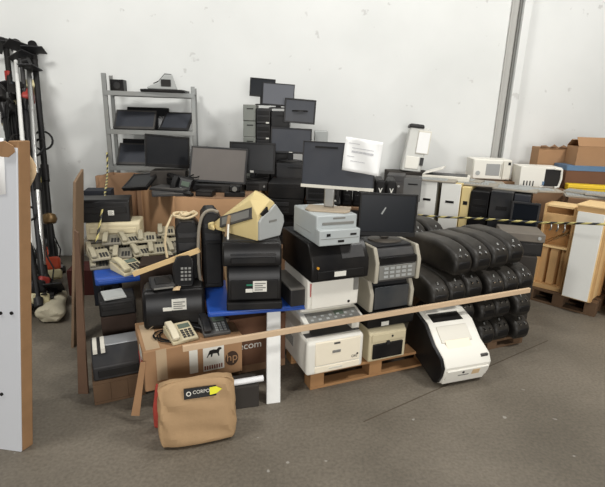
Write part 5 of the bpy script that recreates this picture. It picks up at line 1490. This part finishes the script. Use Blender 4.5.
B(-.20, .20, -.06, .06, 0, .07).build('shell', YPLAST, t, bevel=.008); B(-.19, .19, -.063, -.057, .03, .036).build('seam', mat('dark_yellow', (170, 140, 30), .5), t)

# ================================================================ BARRIER TAPE
def ribbon(name, label, pts, wd, nrep, down=Vector((0, 0, -1))):
    P = [Vector(p) for p in pts]
    for _ in range(2):
        Q = [P[0]]
        for a_, b_ in zip(P, P[1:]): Q += [a_.lerp(b_, .25), a_.lerp(b_, .75)]
        P = Q+[P[-1]]
    c = P[0]; vs = []; L_ = [0]
    for a_, b_ in zip(P, P[1:]): L_.append(L_[-1]+(b_-a_).length)
    for i, p in enumerate(P):
        vs += [p-c, p-c+down*wd+Vector((0, .006*math.sin(i), 0))]
    n_ = len(P); fs = [(2*i, 2*i+1, 2*i+3, 2*i+2) for i in range(n_-1)]
    o = MB().add(vs, fs).build(name, stripe_material())
    me = o.data; uv = me.uv_layers.new(name='UVMap')
    for lp in me.loops:
        i = lp.vertex_index; uv.data[lp.index].uv = (L_[i//2]/.12, (i % 2)*.4)
    so = o.modifiers.new('thickness', 'SOLIDIFY'); so.thickness = .001
    o.location = c
    return tag(o, label, 'barrier tape')
ribbon('barrier_tape', 'yellow and black barrier tape strung across the back row on the right',
       [onY(418, 214, 4.62), onY(440, 216, 4.58), onY(470, 217, 4.52), onY(500, 219, 4.28), onY(532, 221, 4.20), onY(560, 222, 4.08), onY(575, 222, 3.92), onY(606, 223, 3.78)], .022, 40)
dn = Vector((.06, 0, -.01)).normalized()
ribbon('barrier_tape', 'yellow and black barrier tape hanging from the shelf over the phone printers', [onY(106, 152, 4.86), onY(107, 172, 4.6), onY(103, 200, 3.62), onY(97, 232, 3.45), onY(95, 243, 3.36)], .018, 20, dn)
o = ribbon('barrier_tape', 'yellow and black barrier tape wound among the brush cutters on the left', [wallpt(28, 176, .35), wallpt(36, 182, .40), wallpt(30, 196, .35), wallpt(41, 176, .40)], .06, 10)

# ================================================================ DARK THINGS BETWEEN AND UNDER
carton('brown box on the floor right of the phone table', (-.80, 3.26, 0), 23, .22, .28, .45, CARDR, tape=False)
# ================================================================ CAMERA, LIGHT
cam = bpy.data.objects.new('camera', bpy.data.cameras.new('camera')); COL.objects.link(cam)
cam.data.sensor_width = 36; cam.data.lens = 36*F/605; cam.data.clip_start = .05
cam.location = (0, 0, H)
cam.matrix_world = Matrix.Translation((0, 0, H)) @ Matrix.Rotation(rad(90)-PITCH, 4, 'X') @ Matrix.Rotation(ROLL, 4, 'Z')
SC.camera = cam
def area(name, loc, target, sx_, sy_, power, color=(1, .985, .95)):
    l = bpy.data.lights.new(name, 'AREA'); l.shape = 'RECTANGLE'; l.size = sx_; l.size_y = sy_; l.energy = power; l.color = color
    o = bpy.data.objects.new(name, l); COL.objects.link(o); o.location = loc
    o.rotation_euler = (Vector(target)-Vector(loc)).to_track_quat('-Z', 'Y').to_euler()
area('hall_lamp', (3.6, 1.6, 5.4), (1.0, 4.2, .6), 1.2, .6, 205)
area('hall_lamp', (.6, 4.1, 6.4), (.6, 3.6, 0), 1.6, .5, 90)
area('hall_lamp', (-2.9, 1.2, 5.0), (-2.0, 5.0, 1.4), 1.4, .8, 135)
area('open_gate_daylight', (1.6, -5.5, 2.0), (-.2, 4, 1.1), 4.5, 2.6, 430, (1, .985, .96))
wd_ = bpy.data.worlds.new('hall_ambient'); SC.world = wd_; wd_.use_nodes = True
wd_.node_tree.nodes['Background'].inputs[0].default_value = (1, .98, .95, 1)
wd_.node_tree.nodes['Background'].inputs[1].default_value = .12
SC.view_settings.view_transform = 'Standard'
try: SC.view_settings.look = 'None'
except Exception: pass
SC.view_settings.exposure = -.07; SC.view_settings.gamma = 1; SC.view_settings.use_curve_mapping = False
